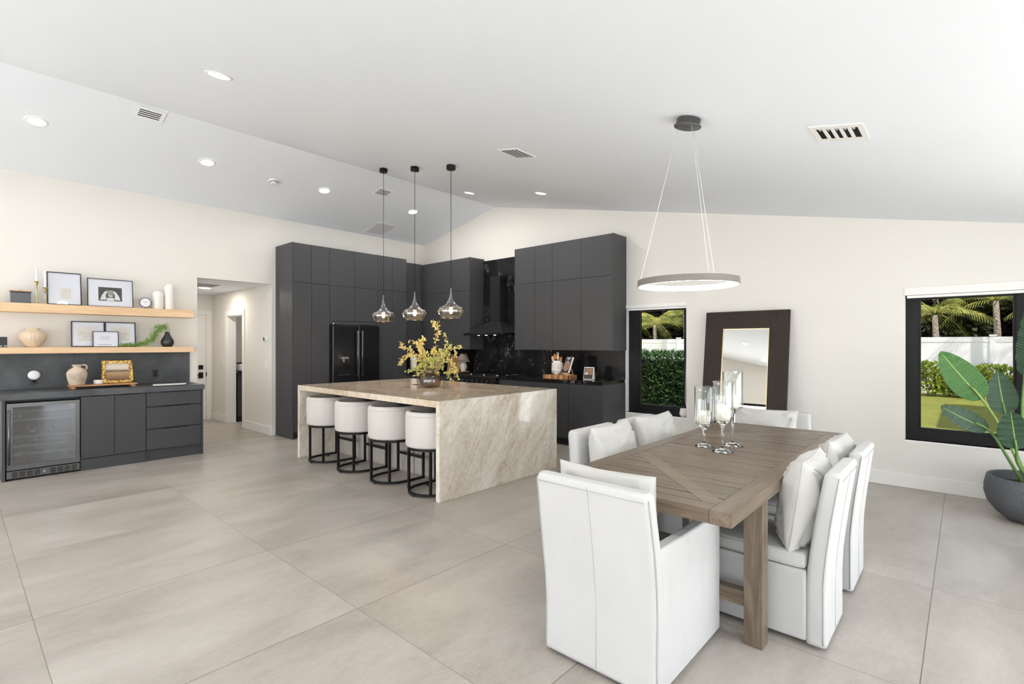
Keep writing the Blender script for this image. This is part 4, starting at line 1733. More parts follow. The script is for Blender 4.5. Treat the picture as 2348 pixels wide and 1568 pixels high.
def sketch_curves(r, curves, rad=.0007, x=.0108, mat='ink', name='drawing'):
    mb = MB()
    for c in curves:
        P = []
        n = len(c)
        for i in range((n - 1) * 5 + 1):
            u = i / 5
            k = min(int(u), n - 2)
            f = u - k
            g = [Vector((x, *c[j])) for j in (max(k - 1, 0), k, k + 1, min(k + 2, n - 1))]
            P.append(.5 * ((2 * g[1]) + (-g[0] + g[2]) * f + (2 * g[0] - 5 * g[1] + 4 * g[2] - g[3]) * f * f + (-g[0] + 3 * g[1] - 3 * g[2] + g[3]) * f ** 3))
        mb.tube(P, rad, 4)
    mb.build(name, mat, r, False)


def c_hug(r, w, h):
    bx('print', 'cream_paper', r, .0092, -.04, .07, .0102, .072, .205, 0, False)
    cs = []
    for cy_, cz_, q in ((-.0, .165, .014), (.03, .180, .016)):
        cs.append([(cy_ + q * math.cos(a), cz_ + q * 1.1 * math.sin(a)) for a in [k * PI / 5 for k in range(11)]])
    cs += [[(-.012, .15), (-.02, .13), (-.005, .115), (.01, .125)], [(.045, .165), (.052, .14), (.035, .12), (.01, .13), (.0, .145)], [(-.005, .11), (.0, .09), (.015, .085), (.03, .095), (.03, .115)]]
    sketch_curves(r, cs)


def c_photo(r, w, h):
    bx('print', 'photo_dark', r, .0092, -.12, .075, .0102, .112, .245, 0, False)
    # pale forearms and a light shape seen in the photograph
    mb = MB()
    for s in (-1, 1):
        pts = [(s * .10 - .004, .085), (s * .085 - .004, .14), (s * .055 - .004, .19), (s * .03 - .004, .205), (s * .028 - .004, .185), (s * .045 - .004, .15), (s * .04 - .004, .09)]
        v = [(.0104, a, b) for a, b in pts]
        mb.add(v, [tuple(range(len(v)))])
    mb.add([(.0103, -.045, .078), (.0103, .035, .078), (.0103, .03, .115), (.0103, -.035, .115)], [(0, 1, 2, 3)])
    mb.add([(.0105, -.022, .135), (.0105, .018, .13), (.0105, .02, .14), (.0105, -.02, .146)], [(0, 1, 2, 3)])
    mb.build('photo_light_area', 'photo_light', r, False)
    mb = MB()
    v = [(.01035, a, b) for a, b in ((-.032, .15), (-.02, .125), (.0, .115), (.02, .125), (.026, .155), (.02, .21), (-.026, .21))]
    mb.add(v, [tuple(range(len(v)))])
    mb.build('photo_mid_area', 'photo_mid', r, False)


picture('tall black-framed sketch of two hugging figures on the upper shelf', .745, 1.052, SU, 2.275, -7.885, .16, content=c_hug)
picture('wide black-framed black and white photograph on the upper shelf', 1.105, 1.555, SU, 2.232, -7.885, .12, .007, content=c_photo)

# table clock
r = thing('table_clock', 'round white clock with thin black rim on the upper shelf', 'clock', (-7.86, 1.677, SU))
mb = MB()
prof = [(.0, -.008), (.060, -.008), (.063, -.006), (.063, .010), (.058, .010), (.057, .004)]
rs = []
for rr, xx in prof:
    rs.append([(xx, rr * math.cos(a), .078 + rr * math.sin(a)) for a in [2 * PI * k / 40 for k in range(40)]])
mb.rings(rs, False, True)
mb.build('case', 'frame_black', r, False)
mb = MB()
mb.add([(.0045, .0575 * math.cos(2 * PI * k / 40), .078 + .0575 * math.sin(2 * PI * k / 40)) for k in range(40)], [tuple(range(40))])
mb.build('dial', 'white_paper', r, False)
mb = MB()
mb.tube([(.006, 0, .078), (.006, .036, .097)], .0012, 5)
mb.tube([(.006, 0, .078), (.006, -.022, .092)], .0014, 5)
mb.build('hand', 'frame_black', r, False)
mb = MB()
mb.box(-.012, -.05, 0, .012, .05, .003)
mb.tube([(0, 0, .003), (0, 0, .016)], .003)
mb.build('stand', 'frame_black', r, False)


def dome(y, rad, h, label):
    r = thing('domed_vase', label, 'vase', (-7.91, y, SU), group='white dome-topped vases')
    mb = MB()
    prof = [(0.001, 0), (rad * .97, 0), (rad, .004), (rad, h - rad)]
    for k in range(1, 13):
        a = k * PI / 24
        prof.append((max(rad * math.cos(a), .001), h - rad + rad * math.sin(a)))
    mb.lathe(prof, (0, 0, 0), 36)
    mb.build('body', 'ceramic_white', r, False)


dome(1.825, .062, .245, 'shorter white dome-topped ceramic vase beside the clock')
dome(1.953, .057, .345, 'taller white dome-topped ceramic vase at the end of the upper shelf')

# lower shelf
r = thing('mini_speaker', 'small black speaker at the far end of the lower shelf', 'speaker', (-7.87, .385, SL))
bx('body', 'cabinet_dark', r, -7.895, .345, SL + .02, -7.845, .418, SL + .115, .004)
bx('base', 'frame_black', r, -7.90, .34, SL, -7.84, .42, SL + .008, .002)
mb = MB()
mb.tube([(-7.87, .385, SL + .006), (-7.87, .385, SL + .022)], .006)
mb.build('neck', 'frame_black', r)

r = thing('ribbed_vase', 'round tan ribbed ceramic vase on the lower shelf', 'vase', (-7.915, .628, SL))
mb = MB()
mb.lathe([(0.001, 0), (.056, 0), (.060, .010), (.076, .032), (.095, .056), (.109, .080), (.117, .102), (.119, .122), (.115, .142), (.106, .160), (.092, .175), (.077, .186), (.066, .192), (.062, .196), (.064, .214), (.060, .217), (.052, .20), (.04, .15)], (0, 0, 0), 96,
         rfun=lambda a, z: 1 + (.018 * math.cos(24 * a) if .03 < z < .18 else 0))
mb.build('body', 'ceramic_tan', r, False)


def c_horse(flip):
    def f(r, w, h):
        bx('print', 'cream_paper', r, .0092, -w * .62, h * .22, .0102, w * .62, h * .78, 0, False)
        s = -1 if flip else 1
        cs = [[(s * -.07, .165), (s * -.055, .178), (s * -.045, .165), (s * -.03, .155), (s * .01, .152), (s * .045, .158), (s * .06, .145), (s * .06, .12)],
              [(s * -.07, .165), (s * -.075, .155), (s * -.055, .155), (s * -.045, .135), (s * -.03, .125), (s * .02, .128), (s * .04, .125), (s * .06, .12)],
              [(s * -.035, .13), (s * -.04, .105), (s * -.045, .09)], [(s * -.025, .128), (s * -.02, .105), (s * -.025, .09)],
              [(s * .04, .128), (s * .035, .11), (s * .045, .09)], [(s * .055, .125), (s * .06, .11), (s * .052, .09)],
              [(s * .06, .145), (s * .075, .135), (s * .078, .115)], [(s * -.05, .175), (s * -.035, .168), (s * -.03, .155)], [(s * -.08, .09), (s * .0, .086), (s * .085, .09)]]
        sketch_curves(r, cs, .0008)
    return f


def c_note(r, w, h):
    cs = []
    for a0, b0 in ((-.03, .12), (.015, .125)):
        cs.append([(a0 + .014 * math.cos(t), b0 + .012 * math.sin(t)) for t in [k * PI / 4 for k in range(9)]])
        cs.append([(a0 - .012, b0 - .012), (a0 - .018, b0 - .03), (a0 + .0, b0 - .038), (a0 + .016, b0 - .03), (a0 + .012, b0 - .012)])
    for k in range(7):
        y = -.07 + k * .018
        cs.append([(y, .02), (y + .008, .035), (y + .012, .022), (y + .018, .03)])
    sketch_curves(r, cs, .0008)


picture('black-framed horse sketch behind the small frame, nearer the tan vase', .962, 1.279, SL, 1.702, -7.935, .10, .010, content=c_horse(False))
picture('black-framed horse sketch behind the small frame, nearer the trailing plant', 1.281, 1.592, SL, 1.702, -7.935, .10, .010, content=c_horse(True))
picture('small black-framed drawing overlapping the two horse sketches', 1.150, 1.402, SL, 1.583, -7.86, .10, .006, content=c_note)

r = thing('bud_vase', 'black teardrop vase at the end of the lower shelf', 'vase', (-7.88, 1.925, SL))
mb = MB()
mb.lathe([(0.001, 0), (.045, 0), (.055, .008), (.073, .04), (.076, .062), (.068, .095), (.045, .135), (.030, .165), (.026, .185), (.029, .20), (.025, .199), (.02, .18)], (0, 0, 0), 40)
mb.build('body', 'ceramic_black', r, False)
# trailing greenery
GP = [(-7.875, 1.925, SL + .15), (-7.875, 1.925, SL + .215), (-7.87, 1.90, SL + .262), (-7.86, 1.84, SL + .255), (-7.85, 1.79, SL + .19), (-7.85, 1.76, SL + .11), (-7.85, 1.69, SL + .055), (-7.85, 1.58, SL + .03), (-7.84, 1.42, SL + .02)]
r = thing('trailing_greenery', 'bright green trailing foliage hanging out of the black teardrop vase', 'plant', GP[0])
mb = MB()
mb.tube(GP, .003, 5)
mb.build('stem', 'stem_green', r)
rg = np.random.default_rng(21)
pp, dd = [], []
for i in range(1500):
    u = .18 + .82 * (rg.random() ** .9)
    k = min(int(u * 8), 7)
    f_ = u * 8 - k
    a, b = Vector(GP[k]), Vector(GP[k + 1])
    p = a + (b - a) * f_
    wdt = .048 * (1 - .62 * max(0, u - .5) * 2)
    off = Vector(rg.normal(size=3).tolist()) * wdt * .55
    off.x = min(off.x, .05)
    q = p + off
    q.z = max(q.z, SL + .012)
    q.x = max(q.x, WX + .03)
    pp.append(tuple(q))
    dd.append(tuple((b - a).normalized() + Vector((0, 0, -.2))))
V, F = leaf_quads(np.array(pp), .026, .006, rg, np.array(dd))
V[:, 2] = np.maximum(V[:, 2], SL + .003)
fast_mesh('leaves', V, F, 'leaf_garland', r)

# bar top items
CT = .9055
r = thing('riser_tray', 'low wooden riser tray with turned feet on the bar', 'tray', (-7.68, 1.22, CT))
bx('board', 'riser_wood', r, -7.80, .905, CT + .028, -7.60, 1.545, CT + .042, .004)
for x in (-7.775, -7.63):
    for y in (.945, 1.505):
        mb = MB()
        mb.lathe([(0.001, 0), (.020, 0), (.027, .008), (.027, .018), (.018, .028), (0.001, .028)], (x, y, CT), 20)
        mb.build('foot', 'riser_wood', r)
TZ = CT + .0425
r = thing('ceramic_jug', 'weathered clay jug with one handle on the wooden riser', 'jug', (-7.70, .985, TZ))
mb = MB()
mb.lathe([(0.001, 0), (.066, 0), (.072, .006), (.086, .07), (.094, .12), (.092, .150), (.072, .183), (.045, .20), (.034, .208), (.036, .216), (.048, .236), (.044, .238), (.033, .222), (.028, .20)], (0, 0, 0), 44)
mb.build('body', 'ceramic_jug', r, False)
mb = MB()
mb.tube([(0, .035, .225), (0, .062, .236), (0, .085, .225), (0, .090, .20), (0, .078, .175)], [.009, .010, .010, .010, .012], 10)
mb.build('handle', 'ceramic_jug', r, False)
r = thing('jar_candle', 'small white jar candle on the wooden riser before the gilded frame', 'candle', (-7.73, 1.185, TZ))
mb = MB()
mb.lathe([(0.001, 0), (.040, 0), (.045, .005), (.046, .045), (.043, .048), (.040, .044), (.0385, .036), (.001, .036)], (0, 0, 0), 32)
mb.build('jar', 'ceramic_white', r, False)


def c_land(r, w, h):
    # inner gilt lip
    f = MB()
    q = .030
    f.box(.012, -w + q, q, .022, w - q, q + .006)
    f.box(.012, -w + q, h - q - .006, .022, w - q, h - q)
    f.box(.012, -w + q, q + .006, .022, -w + q + .006, h - q - .006)
    f.box(.012, w - q - .006, q + .006, .022, w - q, h - q - .006)
    f.build('inner_lip', 'gilt', r, False, .001)


r = thing('framed_painting', 'gilded frame with a hazy brown landscape painting on the bar riser', 'painting', (-7.785, 1.377, TZ), rot=(0, -.10, 0))
w, h, q = .150, .277, .032
f = MB()
f.box(0, -w, 0, .026, w, q)
f.box(0, -w, h - q, .026, w, h)
f.box(0, -w, q, .026, -w + q, h - q)
f.box(0, w - q, q, .026, w, h - q)
f.build('frame', 'gilt', r, False, .007, 3)
c_land(r, w, h)
mb = MB()
mb.box(-7.781 + .006, 1.377 - w + q, TZ + q, -7.781 + .010, 1.377 + w - q, TZ + h - q)
cv = mb.build('canvas', 'landscape_painting', r, True)
cv.matrix_parent_inverse = Matrix.Identity(4)
cv.data.transform(Matrix.Translation((7.785, -1.377, -TZ)))
for n_ in MATS['landscape_painting'].node_tree.nodes:
    if n_.type == 'MATH' and n_.operation == 'SUBTRACT':
        n_.inputs[1].default_value = q

r = thing('marble_tray', 'thin pale stone board lying at the hallway end of the bar', 'tray', (-7.45, 1.84, CT))
mb = MB()
mb.prism([(-7.60, 1.70), (-7.40, 1.66), (-7.385, 2.0), (-7.56, 2.06)], CT + .008, CT + .017)
mb.build('slab', 'ceramic_white', r, bevel=.003)
for x, y in ((-7.56, 1.73), (-7.43, 1.70), (-7.42, 1.97), (-7.55, 2.02)):
    bx('foot', 'black_metal', r, x - .008, y - .008, CT + .0003, x + .008, y + .008, CT + .008)


def outlet(y, z, label, mat='gap'):
    r = thing('wall_outlet', label, 'outlet', (WX + .02, y, z))
    bx('cover_plate', 'cabinet_dark', r, WX + .0205, y - .036, z - .057, WX + .026, y + .036, z + .057, .002)
    for dz in (-.02, .02):
        bx('socket', 'gap', r, WX + .026, y - .015, z + dz - .013, WX + .0275, y + .015, z + dz + .013, .001)
    return r


outlet(1.825, 1.035, 'black wall outlet on the stone backsplash near the hallway')
outlet(.648, 1.015, 'black wall outlet on the stone backsplash with a white disc plugged in')
r = thing('night_light', 'round white plug-in disc light on the bar backsplash', 'night light', (WX + .04, .645, 1.068))
mb = MB()
rs = []
for rr, xx in ((.001, .0), (.050, .0), (.054, .006), (.054, .018), (.046, .026), (.02, .030), (.001, .031)):
    rs.append([(xx, rr * math.cos(a), rr * math.sin(a)) for a in [2 * PI * k / 36 for k in range(36)]])
mb.rings(rs, False, True)
mb.build('disc', 'plastic_white', r, False)
mb = MB()
mb.box(-.012, -.018, -.018, .001, .018, .018)
mb.build('plug', 'plastic_white', r, False)


# hallway wall fittings
def switch_y(x, z, label, name='light_switch'):
    r = thing(name, label, 'light switch', (x, 3.35, z))
    bx('cover_plate', 'plastic_white', r, x - .036, 3.345, z - .058, x + .036, 3.3495, z + .058, .002)
    bx('rocker', 'plastic_white', r, x - .017, 3.341, z - .033, x + .017, 3.345, z + .033, .002)


switch_y(-8.24, 1.105, 'white light switch below the thermostat by the hallway opening')
switch_y(-10.11, 1.12, 'white light switch deep in the hallway before the doorway')
r = thing('thermostat', 'small round thermostat on a white plate in the hallway', 'thermostat', (-8.26, 3.35, 1.51))
bx('wall_plate', 'plastic_white', r, -8.31, 3.345, 1.455, -8.20, 3.3495, 1.565, .004)
mb = MB()
rs = []
for rr, yy in ((.040, 3.345), (.042, 3.322), (.038, 3.318)):
    rs.append([(-8.265 + rr * math.cos(a), yy, 1.51 + rr * math.sin(a)) for a in [2 * PI * k / 32 for k in range(32)]])
mb.rings(rs, False, True)
mb.build('ring', 'plastic_white', r)
mb = MB()
mb.add([(-8.265 + .024 * math.cos(2 * PI * k / 32), 3.3175, 1.51 + .024 * math.sin(2 * PI * k / 32)) for k in range(32)], [tuple(range(32))])
mb.build('display', 'screen_black', r)

# room behind the doorway: dark base cabinet with an item on it
r = thing('base_cabinet', 'dark base cabinet seen through the hallway doorway', 'cabinet', (-10.3, 4.3, 0))
bx('carcass', 'cabinet', r, HE + .002, 3.52, .1, -9.92, 5.2, .885, .002)
bx('toe_kick', 'cabinet_dark', r, HE + .02, 3.53, .0005, -9.98, 5.18, .0995)
bx('worktop', 'black_marble', r, HE + .002, 3.50, .886, -9.895, 5.22, .925, .002)
r = thing('toaster', 'small white and black appliance on the worktop beyond the doorway', 'appliance', (-10.1, 3.7, .926))
mb = MB()
mb.box(-10.22, 3.56, .927, -9.99, 3.80, 1.06)
mb.build('body', 'plastic_white', r, bevel=.03, seg=4)
bx('lid', 'black_metal', r, -10.20, 3.58, 1.061, -10.01, 3.78, 1.085, .01)

# ------------------------------------------------------------------ back counter items
KT = .9255
# cutting boards etc. in the left corner
r = thing('paper_towel', 'white paper towel roll on the corner counter behind the branches', 'paper towel', (-7.58, 5.72, KT))
mb = MB()
mb.lathe([(.001, 0), (.075, 0), (.075, .010), (.008, .012), (.008, .33), (.012, .34), (.001, .345)], (0, 0, 0), 32)
mb.build('stand', 'black_metal', r, False)
mb = MB()
mb.lathe([(.02, .02), (.062, .02), (.063, .022), (.063, .298), (.062, .30), (.02, .30)], (0, 0, 0), 36)
mb.build('roll', 'ceramic_white', r, False)


def lean_board(label, pts_local, loc, lean, mat, th=.018):
    r = thing('cutting_board', label, 'cutting board', loc, rot=(lean, 0, 0), group='wooden boards leaning in the corner')
    mb = MB()
    mb.prism(pts_local, 0, th, 'y')
    mb.build('board', mat, r, False, .003)


# lean against the back wall: local -y is toward the room
lean_board('tall rectangular wooden cutting board leaning on the corner backsplash', [(-.13, 0), (.13, 0), (.13, .36), (-.13, .36)], (-7.58, 6.22, KT), -.20, 'board_wood')
lean_board('round pale wooden cutting board in front of the tall one', [(.125 * math.cos(2 * PI * k / 40), .126 + .125 * math.sin(2 * PI * k / 40)) for k in range(40)], (-7.42, 6.14, KT + .001), -.16, 'wood_light')
lean_board('broad brown wooden board with handle behind the vase branches', [(-.17, 0), (.17, 0), (.17, .25), (.03, .30), (.03, .36), (-.03, .36), (-.03, .30), (-.17, .25)], (-7.05, 6.21, KT), -.20, 'board_wood')

# table lamp on a small round stand
LX, LY = -6.62, 6.08
r = thing('cake_stand', 'low round wooden stand with a handle under the little lamp', 'stand', (LX, LY, KT))
mb = MB()
mb.lathe([(.001, 0), (.05, 0), (.05, .006), (.02, .010), (.02, .012), (.11, .016), (.112, .024), (.001, .024)], (0, 0, 0), 36)
mb.tube([(.10, -.03, .02), (.16, -.05, .022), (.175, -.055, .022)], [.010, .009, .006], 8)
mb.build('body', 'wood_mid', r, False)
LZ = KT + .0245
r = thing('table_lamp', 'small table lamp with pleated brown shade and pale ribbed base', 'table lamp', (LX, LY, LZ))
mb = MB()
mb.lathe([(.001, 0), (.040, 0), (.042, .006), (.045, .014), (.058, .05), (.064, .085), (.058, .12), (.046, .150), (.040, .165), (.001, .168)], (0, 0, 0), 64, rfun=lambda a, z: 1 + .035 * math.cos(12 * a) * (1 if .01 < z < .16 else 0))
mb.build('base', 'ceramic_celadon' if 'ceramic_celadon' in MATS else 'ceramic_white', r, False)
mb = MB()
mb.lathe([(.112, .165), (.055, .305)], (0, 0, 0), 120, rfun=lambda a, z: 1 + .03 * math.cos(30 * a))
mb.build('lamp_shade', 'shade_brown', r, False, solid=.003)
mb = MB()
mb.tube([(0, 0, .165), (0, 0, .30)], .004)
mb.build('stem', 'brass', r, False)

# butcher block with crock, bowl and cookbook
r = thing('butcher_block', 'thick end-grain butcher block on the black counter', 'cutting board', (-4.4, 5.95, KT))
mb = MB()
mb.prism([(-4.60, 5.80), (-4.215, 5.83), (-4.215, 6.12), (-4.60, 6.12)], KT, KT + .055)
mb.build('block', 'butcher_block', r, bevel=.003)
BZ = KT + .0555
r = thing('utensil_crock', 'white beaded ceramic crock full of wooden utensils', 'utensil holder', (-4.50, 6.02, BZ))
mb = MB()
mb.lathe([(.001, 0), (.055, 0), (.060, .01), (.068, .06), (.070, .13), (.066, .185), (.068, .20), (.063, .20), (.058, .18), (.058, .02), (.001, .02)], (0, 0, 0), 36)
mb.build('pot', 'ceramic_white', r, False)
mb = MB()
for k in range(6):
    z = .03 + k * .026
    n_ = 14
    for j in range(n_):
        a = 2 * PI * (j + .5 * (k % 2)) / n_
        rad = .062 + .009 * math.sin(PI * min(1, z / .13) * .8)
        c = (rad * 1.08 * math.cos(a), rad * 1.08 * math.sin(a), z)
        mb.lathe([(.001, -.0125), (.0105, -.0085), (.0145, 0), (.0105, .0085), (.001, .0125)], c, 8)
mb.build('beading', 'ceramic_white', r, False)


def utensil(kind, dx, dy, tx, ty, L, mat, label):
    b0 = Vector((-4.50 + dx, 6.02 + dy, BZ + .025))
    e = b0 + Vector((tx, ty, L))
    mb = MB()
    d = (e - b0).normalized()
    side = d.cross(Vector((0, 1, 0))).normalized()
    mb.tube([b0, b0 + d * (L * .78)], .0055, 8)
    c = b0 + d * (L * .88)
    # flat oval head
    ring0, ring1 = [], []
    n_ = 18
    nrm = side.cross(d)
    for k in range(n_):
        a = 2 * PI * k / n_
        ww = .024 if kind != 'spatula' else .02 + .006 * (math.cos(a) > 0)
        p = c + side * ww * math.sin(a) + d * .042 * math.cos(a)
        ring0.append(tuple(p - nrm * .003))
        ring1.append(tuple(p + nrm * .003))
    mb.rings([ring0, ring1], True, False)
    if kind == 'fork':
        for k in (-1, 0, 1):
            mb.tube([c + side * k * .013 + d * .03, c + side * k * .017 + d * .062], .003, 5)
    tag(mb.build(kind, mat, None), label, 'kitchen utensil', 'utensils in the white crock')


utensil('wooden_spoon', -.01, 0, -.035, -.01, .27, 'wood_mid', 'dark wooden spoon standing in the beaded crock, leaning toward the hood')
utensil('wooden_fork', -.02, -.01, -.05, -.02, .235, 'wood_light', 'notched wooden fork in the beaded crock')
utensil('spatula', .0, .01, .0, .0, .30, 'steel', 'metal headed spatula standing tallest in the crock')
utensil('wooden_spoon', .01, -.01, .012, -.01, .26, 'wood_light', 'light wooden spoon upright in the middle of the crock')
utensil('wooden_spoon', .02, 0, .055, -.01, .225, 'wood_mid', 'wooden spoon leaning toward the cookbook')

r = thing('ribbed_bowl', 'small cream ribbed bowl at the front of the butcher block', 'bowl', (-4.415, 5.885, BZ))
mb = MB()
mb.lathe([(.001, 0), (.022, 0), (.024, .004), (.045, .03), (.066, .065), (.072, .082), (.069, .082), (.06, .062), (.04, .03), (.001, .012)], (0, 0, 0), 60, rfun=lambda a, z: 1 + .012 * math.cos(30 * a))
mb.build('body', 'ceramic_white', r, False)

# cookbook on a wooden stand (turned a little)
rz_ = R(-18)
r = thing('book_stand', 'light wooden easel stand holding a cookbook on the block', 'book stand', (-4.30, 6.0, BZ), rz_)
mb = MB()
mb.box(-.085, -.055, 0, .085, .02, .010)
mb.box(-.085, -.065, .0, .085, -.055, .030)
mb.hexa([(-.07, -.03, .01), (.07, -.03, .01), (.07, -.02, .01), (-.07, -.02, .01)], [(-.06, .045, .21), (.06, .045, .21), (.06, .055, .21), (-.06, .055, .21)])
mb.hexa([(-.012, .09, 0), (.012, .09, 0), (.012, .10, 0), (-.012, .10, 0)], [(-.012, .035, .14), (.012, .035, .14), (.012, .045, .14), (-.012, .045, .14)])
mb.build('easel', 'wood_light', r, False, .002)
r = thing('cookbook', 'dark cookbook with a food picture propped on the wooden stand', 'book', (-4.312, 5.964, BZ + .031), rot=(R(-21), 0, rz_))
bx('cover', 'book_cover', r, -.075, -.016, 0, .075, -.0135, .245, 0, False)
bx('back_cover', 'book_cover', r, -.075, .0125, 0, .075, .015, .245, 0, False)
bx('pages', 'wax_white', r, -.07, -.0135, .003, .077, .0125, .240, 0, False)
mb = MB()
mb.add([(.048 * math.cos(2 * PI * k / 30) + .0, -.0168, .10 + .062 * math.sin(2 * PI * k / 30)) for k in range(30)], [tuple(range(30))])
mb.build('cover_picture', 'book_image', r, False)
mb = MB()
mb.add([(.056 * math.cos(2 * PI * k / 30) + .0, -.0164, .10 + .072 * math.sin(2 * PI * k / 30)) for k in range(30)], [tuple(range(30))])
mb.build('cover_ring', 'ceramic_tan', r, False)
mb = MB()
for zz, ww in ((.222, .045), (.205, .026)):
    n_ = 7 if ww > .03 else 4
    for k in range(n_):
        x = -ww + (k + .12) * 2 * ww / n_
        mb.box(x, -.0172, zz - .006, x + ww * 1.4 / n_, -.0161, zz + .006)
mb.build('title', 'ceramic_white', r, False)

# smart display
r = thing('smart_display', 'small white smart display with a lit screen on the black counter', 'smart display', (-3.97, 6.06, KT), R(10))
mb = MB()
mb.hexa([(-.075, -.045, 0), (.075, -.045, 0), (.075, .045, 0), (-.075, .045, 0)], [(-.075, -.002, .175), (.075, -.002, .175), (.075, .018, .175), (-.075, .018, .175)])
mb.build('housing', 'plastic_white', r, False, .008, 3)
sl_ = math.atan(.043 / .175)
fr_ = Matrix.Translation((0, -.045, 0)) @ Matrix.Rotation(-sl_, 4, 'X')


def on_slope(x0, z0, x1, z1, off):
    return [tuple(fr_ @ Vector(p)) for p in ((x0, -off, z0), (x1, -off, z0), (x1, -off, z1), (x0, -off, z1))]


mb = MB()
mb.add(on_slope(-.066, .010, .066, .168, .0008), [(0, 1, 2, 3)])
mb.build('bezel', 'screen_black', r, False)
mb = MB()
mb.add(on_slope(-.058, .068, .058, .160, .0014), [(0, 1, 2, 3)])
mb.build('screen', 'display_glow', r, False)
mb = MB()
for a, b in ((-.052, .012), (-.038, .0), (-.030, .012), (-.018, .012)):
    mb.add(on_slope(a, .075, a + .009, .075 + .024, .0018), [(0, 1, 2, 3)])
mb.build('digits', 'white_paper', r, False)

# white cup candle and its cord on the window sill
r = thing('sill_pot', 'small white faceted pot on the narrow window sill', 'pot', (-2.735, WY + .04, .476))
mb = MB()
mb.lathe([(.001, 0), (.030, 0), (.036, .005), (.052, .035), (.052, .045), (.044, .095), (.040, .108), (.036, .108), (.034, .09), (.001, .085)], (0, 0, 0), 10, smooth=False)
mb.build('body', 'ceramic_white', r, False)
mb = MB()
mb.tube([(-2.700, WY + .07, 1.88), (-2.703, WY + .072, 1.5), (-2.712, WY + .072, 1.1), (-2.725, WY + .074, .8), (-2.722, WY + .072, .68), (-2.705, WY + .066, .60), (-2.692, WY + .06, .585)], .003, 6)
tag(mb.build('shade_cord', 'wire_white', None), 'thin white cord hanging inside the narrow window', 'cord')

# ------------------------------------------------------------------ leaning mirror
tilt = R(8)
r = thing('leaning_mirror', 'tall mirror with wide dark wood frame leaning on the wall', 'mirror', (-1.924, 6.36 - .055 - 1.815 * math.sin(tilt), .001), rot=(-tilt, 0, 0))
w, h, q = .467, 1.83, .205
f = MB()
for pts in ([(-w, 0), (w, 0), (w - q, q), (-w + q, q)], [(-w, h), (-w + q, h - q), (w - q, h - q), (w, h)], [(-w, 0), (-w + q, q), (-w + q, h - q), (-w, h)], [(w, 0), (w, h), (w - q, h - q), (w - q, q)]):
    f = MB()
    f.prism(pts, -.025, .012, 'y')
    f.build('frame_rail', 'mirror_frame', r, False, .0015)
lp = MB()
lp.box(-w + q, -.012, q, -w + q + .008, -.004, h - q)
lp.box(w - q - .008, -.012, q, w - q, -.004, h - q)
lp.box(-w + q + .008, -.012, q, w - q - .008, -.004, q + .008)
lp.box(-w + q + .008, -.012, h - q - .008, w - q - .008, -.004, h - q)
lp.build('inner_lip', 'brass', r, False)
bx('glass', 'mirror_glass', r, -w + q, -.004, q, w - q, .004, h - q, 0, False)

# ------------------------------------------------------------------ dining table
TX0, TX1, TY0, TY1, TZ1, TH = -1.57, -.675, 2.03, 4.445, .76, .058
r = thing('dining_table', 'rustic brown wooden dining table with plank top and trestle legs', 'dining table', ((TX0 + TX1) / 2, 3.24, 0))
zt, zb = TZ1, TZ1 - TH
bw = .088
seams = (2.88, 3.46)
# side rails in three lengths each
ys = [TY0, seams[0], seams[1], TY1]
for xa, xb in ((TX0, TX0 + bw), (TX1 - bw, TX1)):
    for a, b in zip(ys, ys[1:]):
        bx('side_rail', 'table_wood_Y', r, xa, a + .001, zb, xb, b - .001, zt, .002)
for a, b in ((TY0, TY0 + bw), (TY1 - bw, TY1)):
    bx('end_rail', 'table_wood_X', r, TX0 + bw + .001, a + .001, zb, TX1 - bw - .001, b - .001, zt, .002)
# diagonal braces, one at each end
ix0, ix1 = TX0 + bw + .001, TX1 - bw - .001
iy0, iy1 = TY0 + bw + .001, TY1 - bw - .001


def diag(p, q_, wd):
    p, q_ = Vector(p), Vector(q_)
    d = (q_ - p).normalized()
    n = Vector((-d.y, d.x)) * wd / 2
    return p, q_, d, n


dg = [((ix1 - .03, iy0 + .03), (ix0 + .03, iy0 + .70)), ((ix1 - .03, iy1 - .03), (ix0 + .03, iy1 - .70))]
for p, q_ in dg:
    p, q_, d, n = diag(p, q_, .085)
    mb = MB()
    # clip ends to the rails: build polygon slightly long and clamp
    s0 = p - d * .06
    s1 = q_ + d * .06
    poly = [s0 + n, s0 - n, s1 - n, s1 + n]

    def clip(poly, ax, lim, keep_less):
        out = []
        for i in range(len(poly)):
            a, b = poly[i], poly[(i + 1) % len(poly)]
            ia = (a[ax] <= lim) if keep_less else (a[ax] >= lim)
            ib = (b[ax] <= lim) if keep_less else (b[ax] >= lim)
            if ia: out.append(a)
            if ia != ib:
                t = (lim - a[ax]) / (b[ax] - a[ax])
                out.append(a + (b - a) * t)
        return out
    for ax, lim, k in ((0, ix1, True), (0, ix0, False), (1, iy1, True), (1, iy0, False)):
        poly = clip(poly, ax, lim, k)
    mb.prism([tuple(a) for a in poly], zb + .01, zt, 'z')
    mb.build('brace_board', 'table_wood_D', r, bevel=.002)


def line_x(p, q_, y):
    t = (y - p[1]) / (q_[1] - p[1])
    return p[0] + (q_[0] - p[0]) * t, t


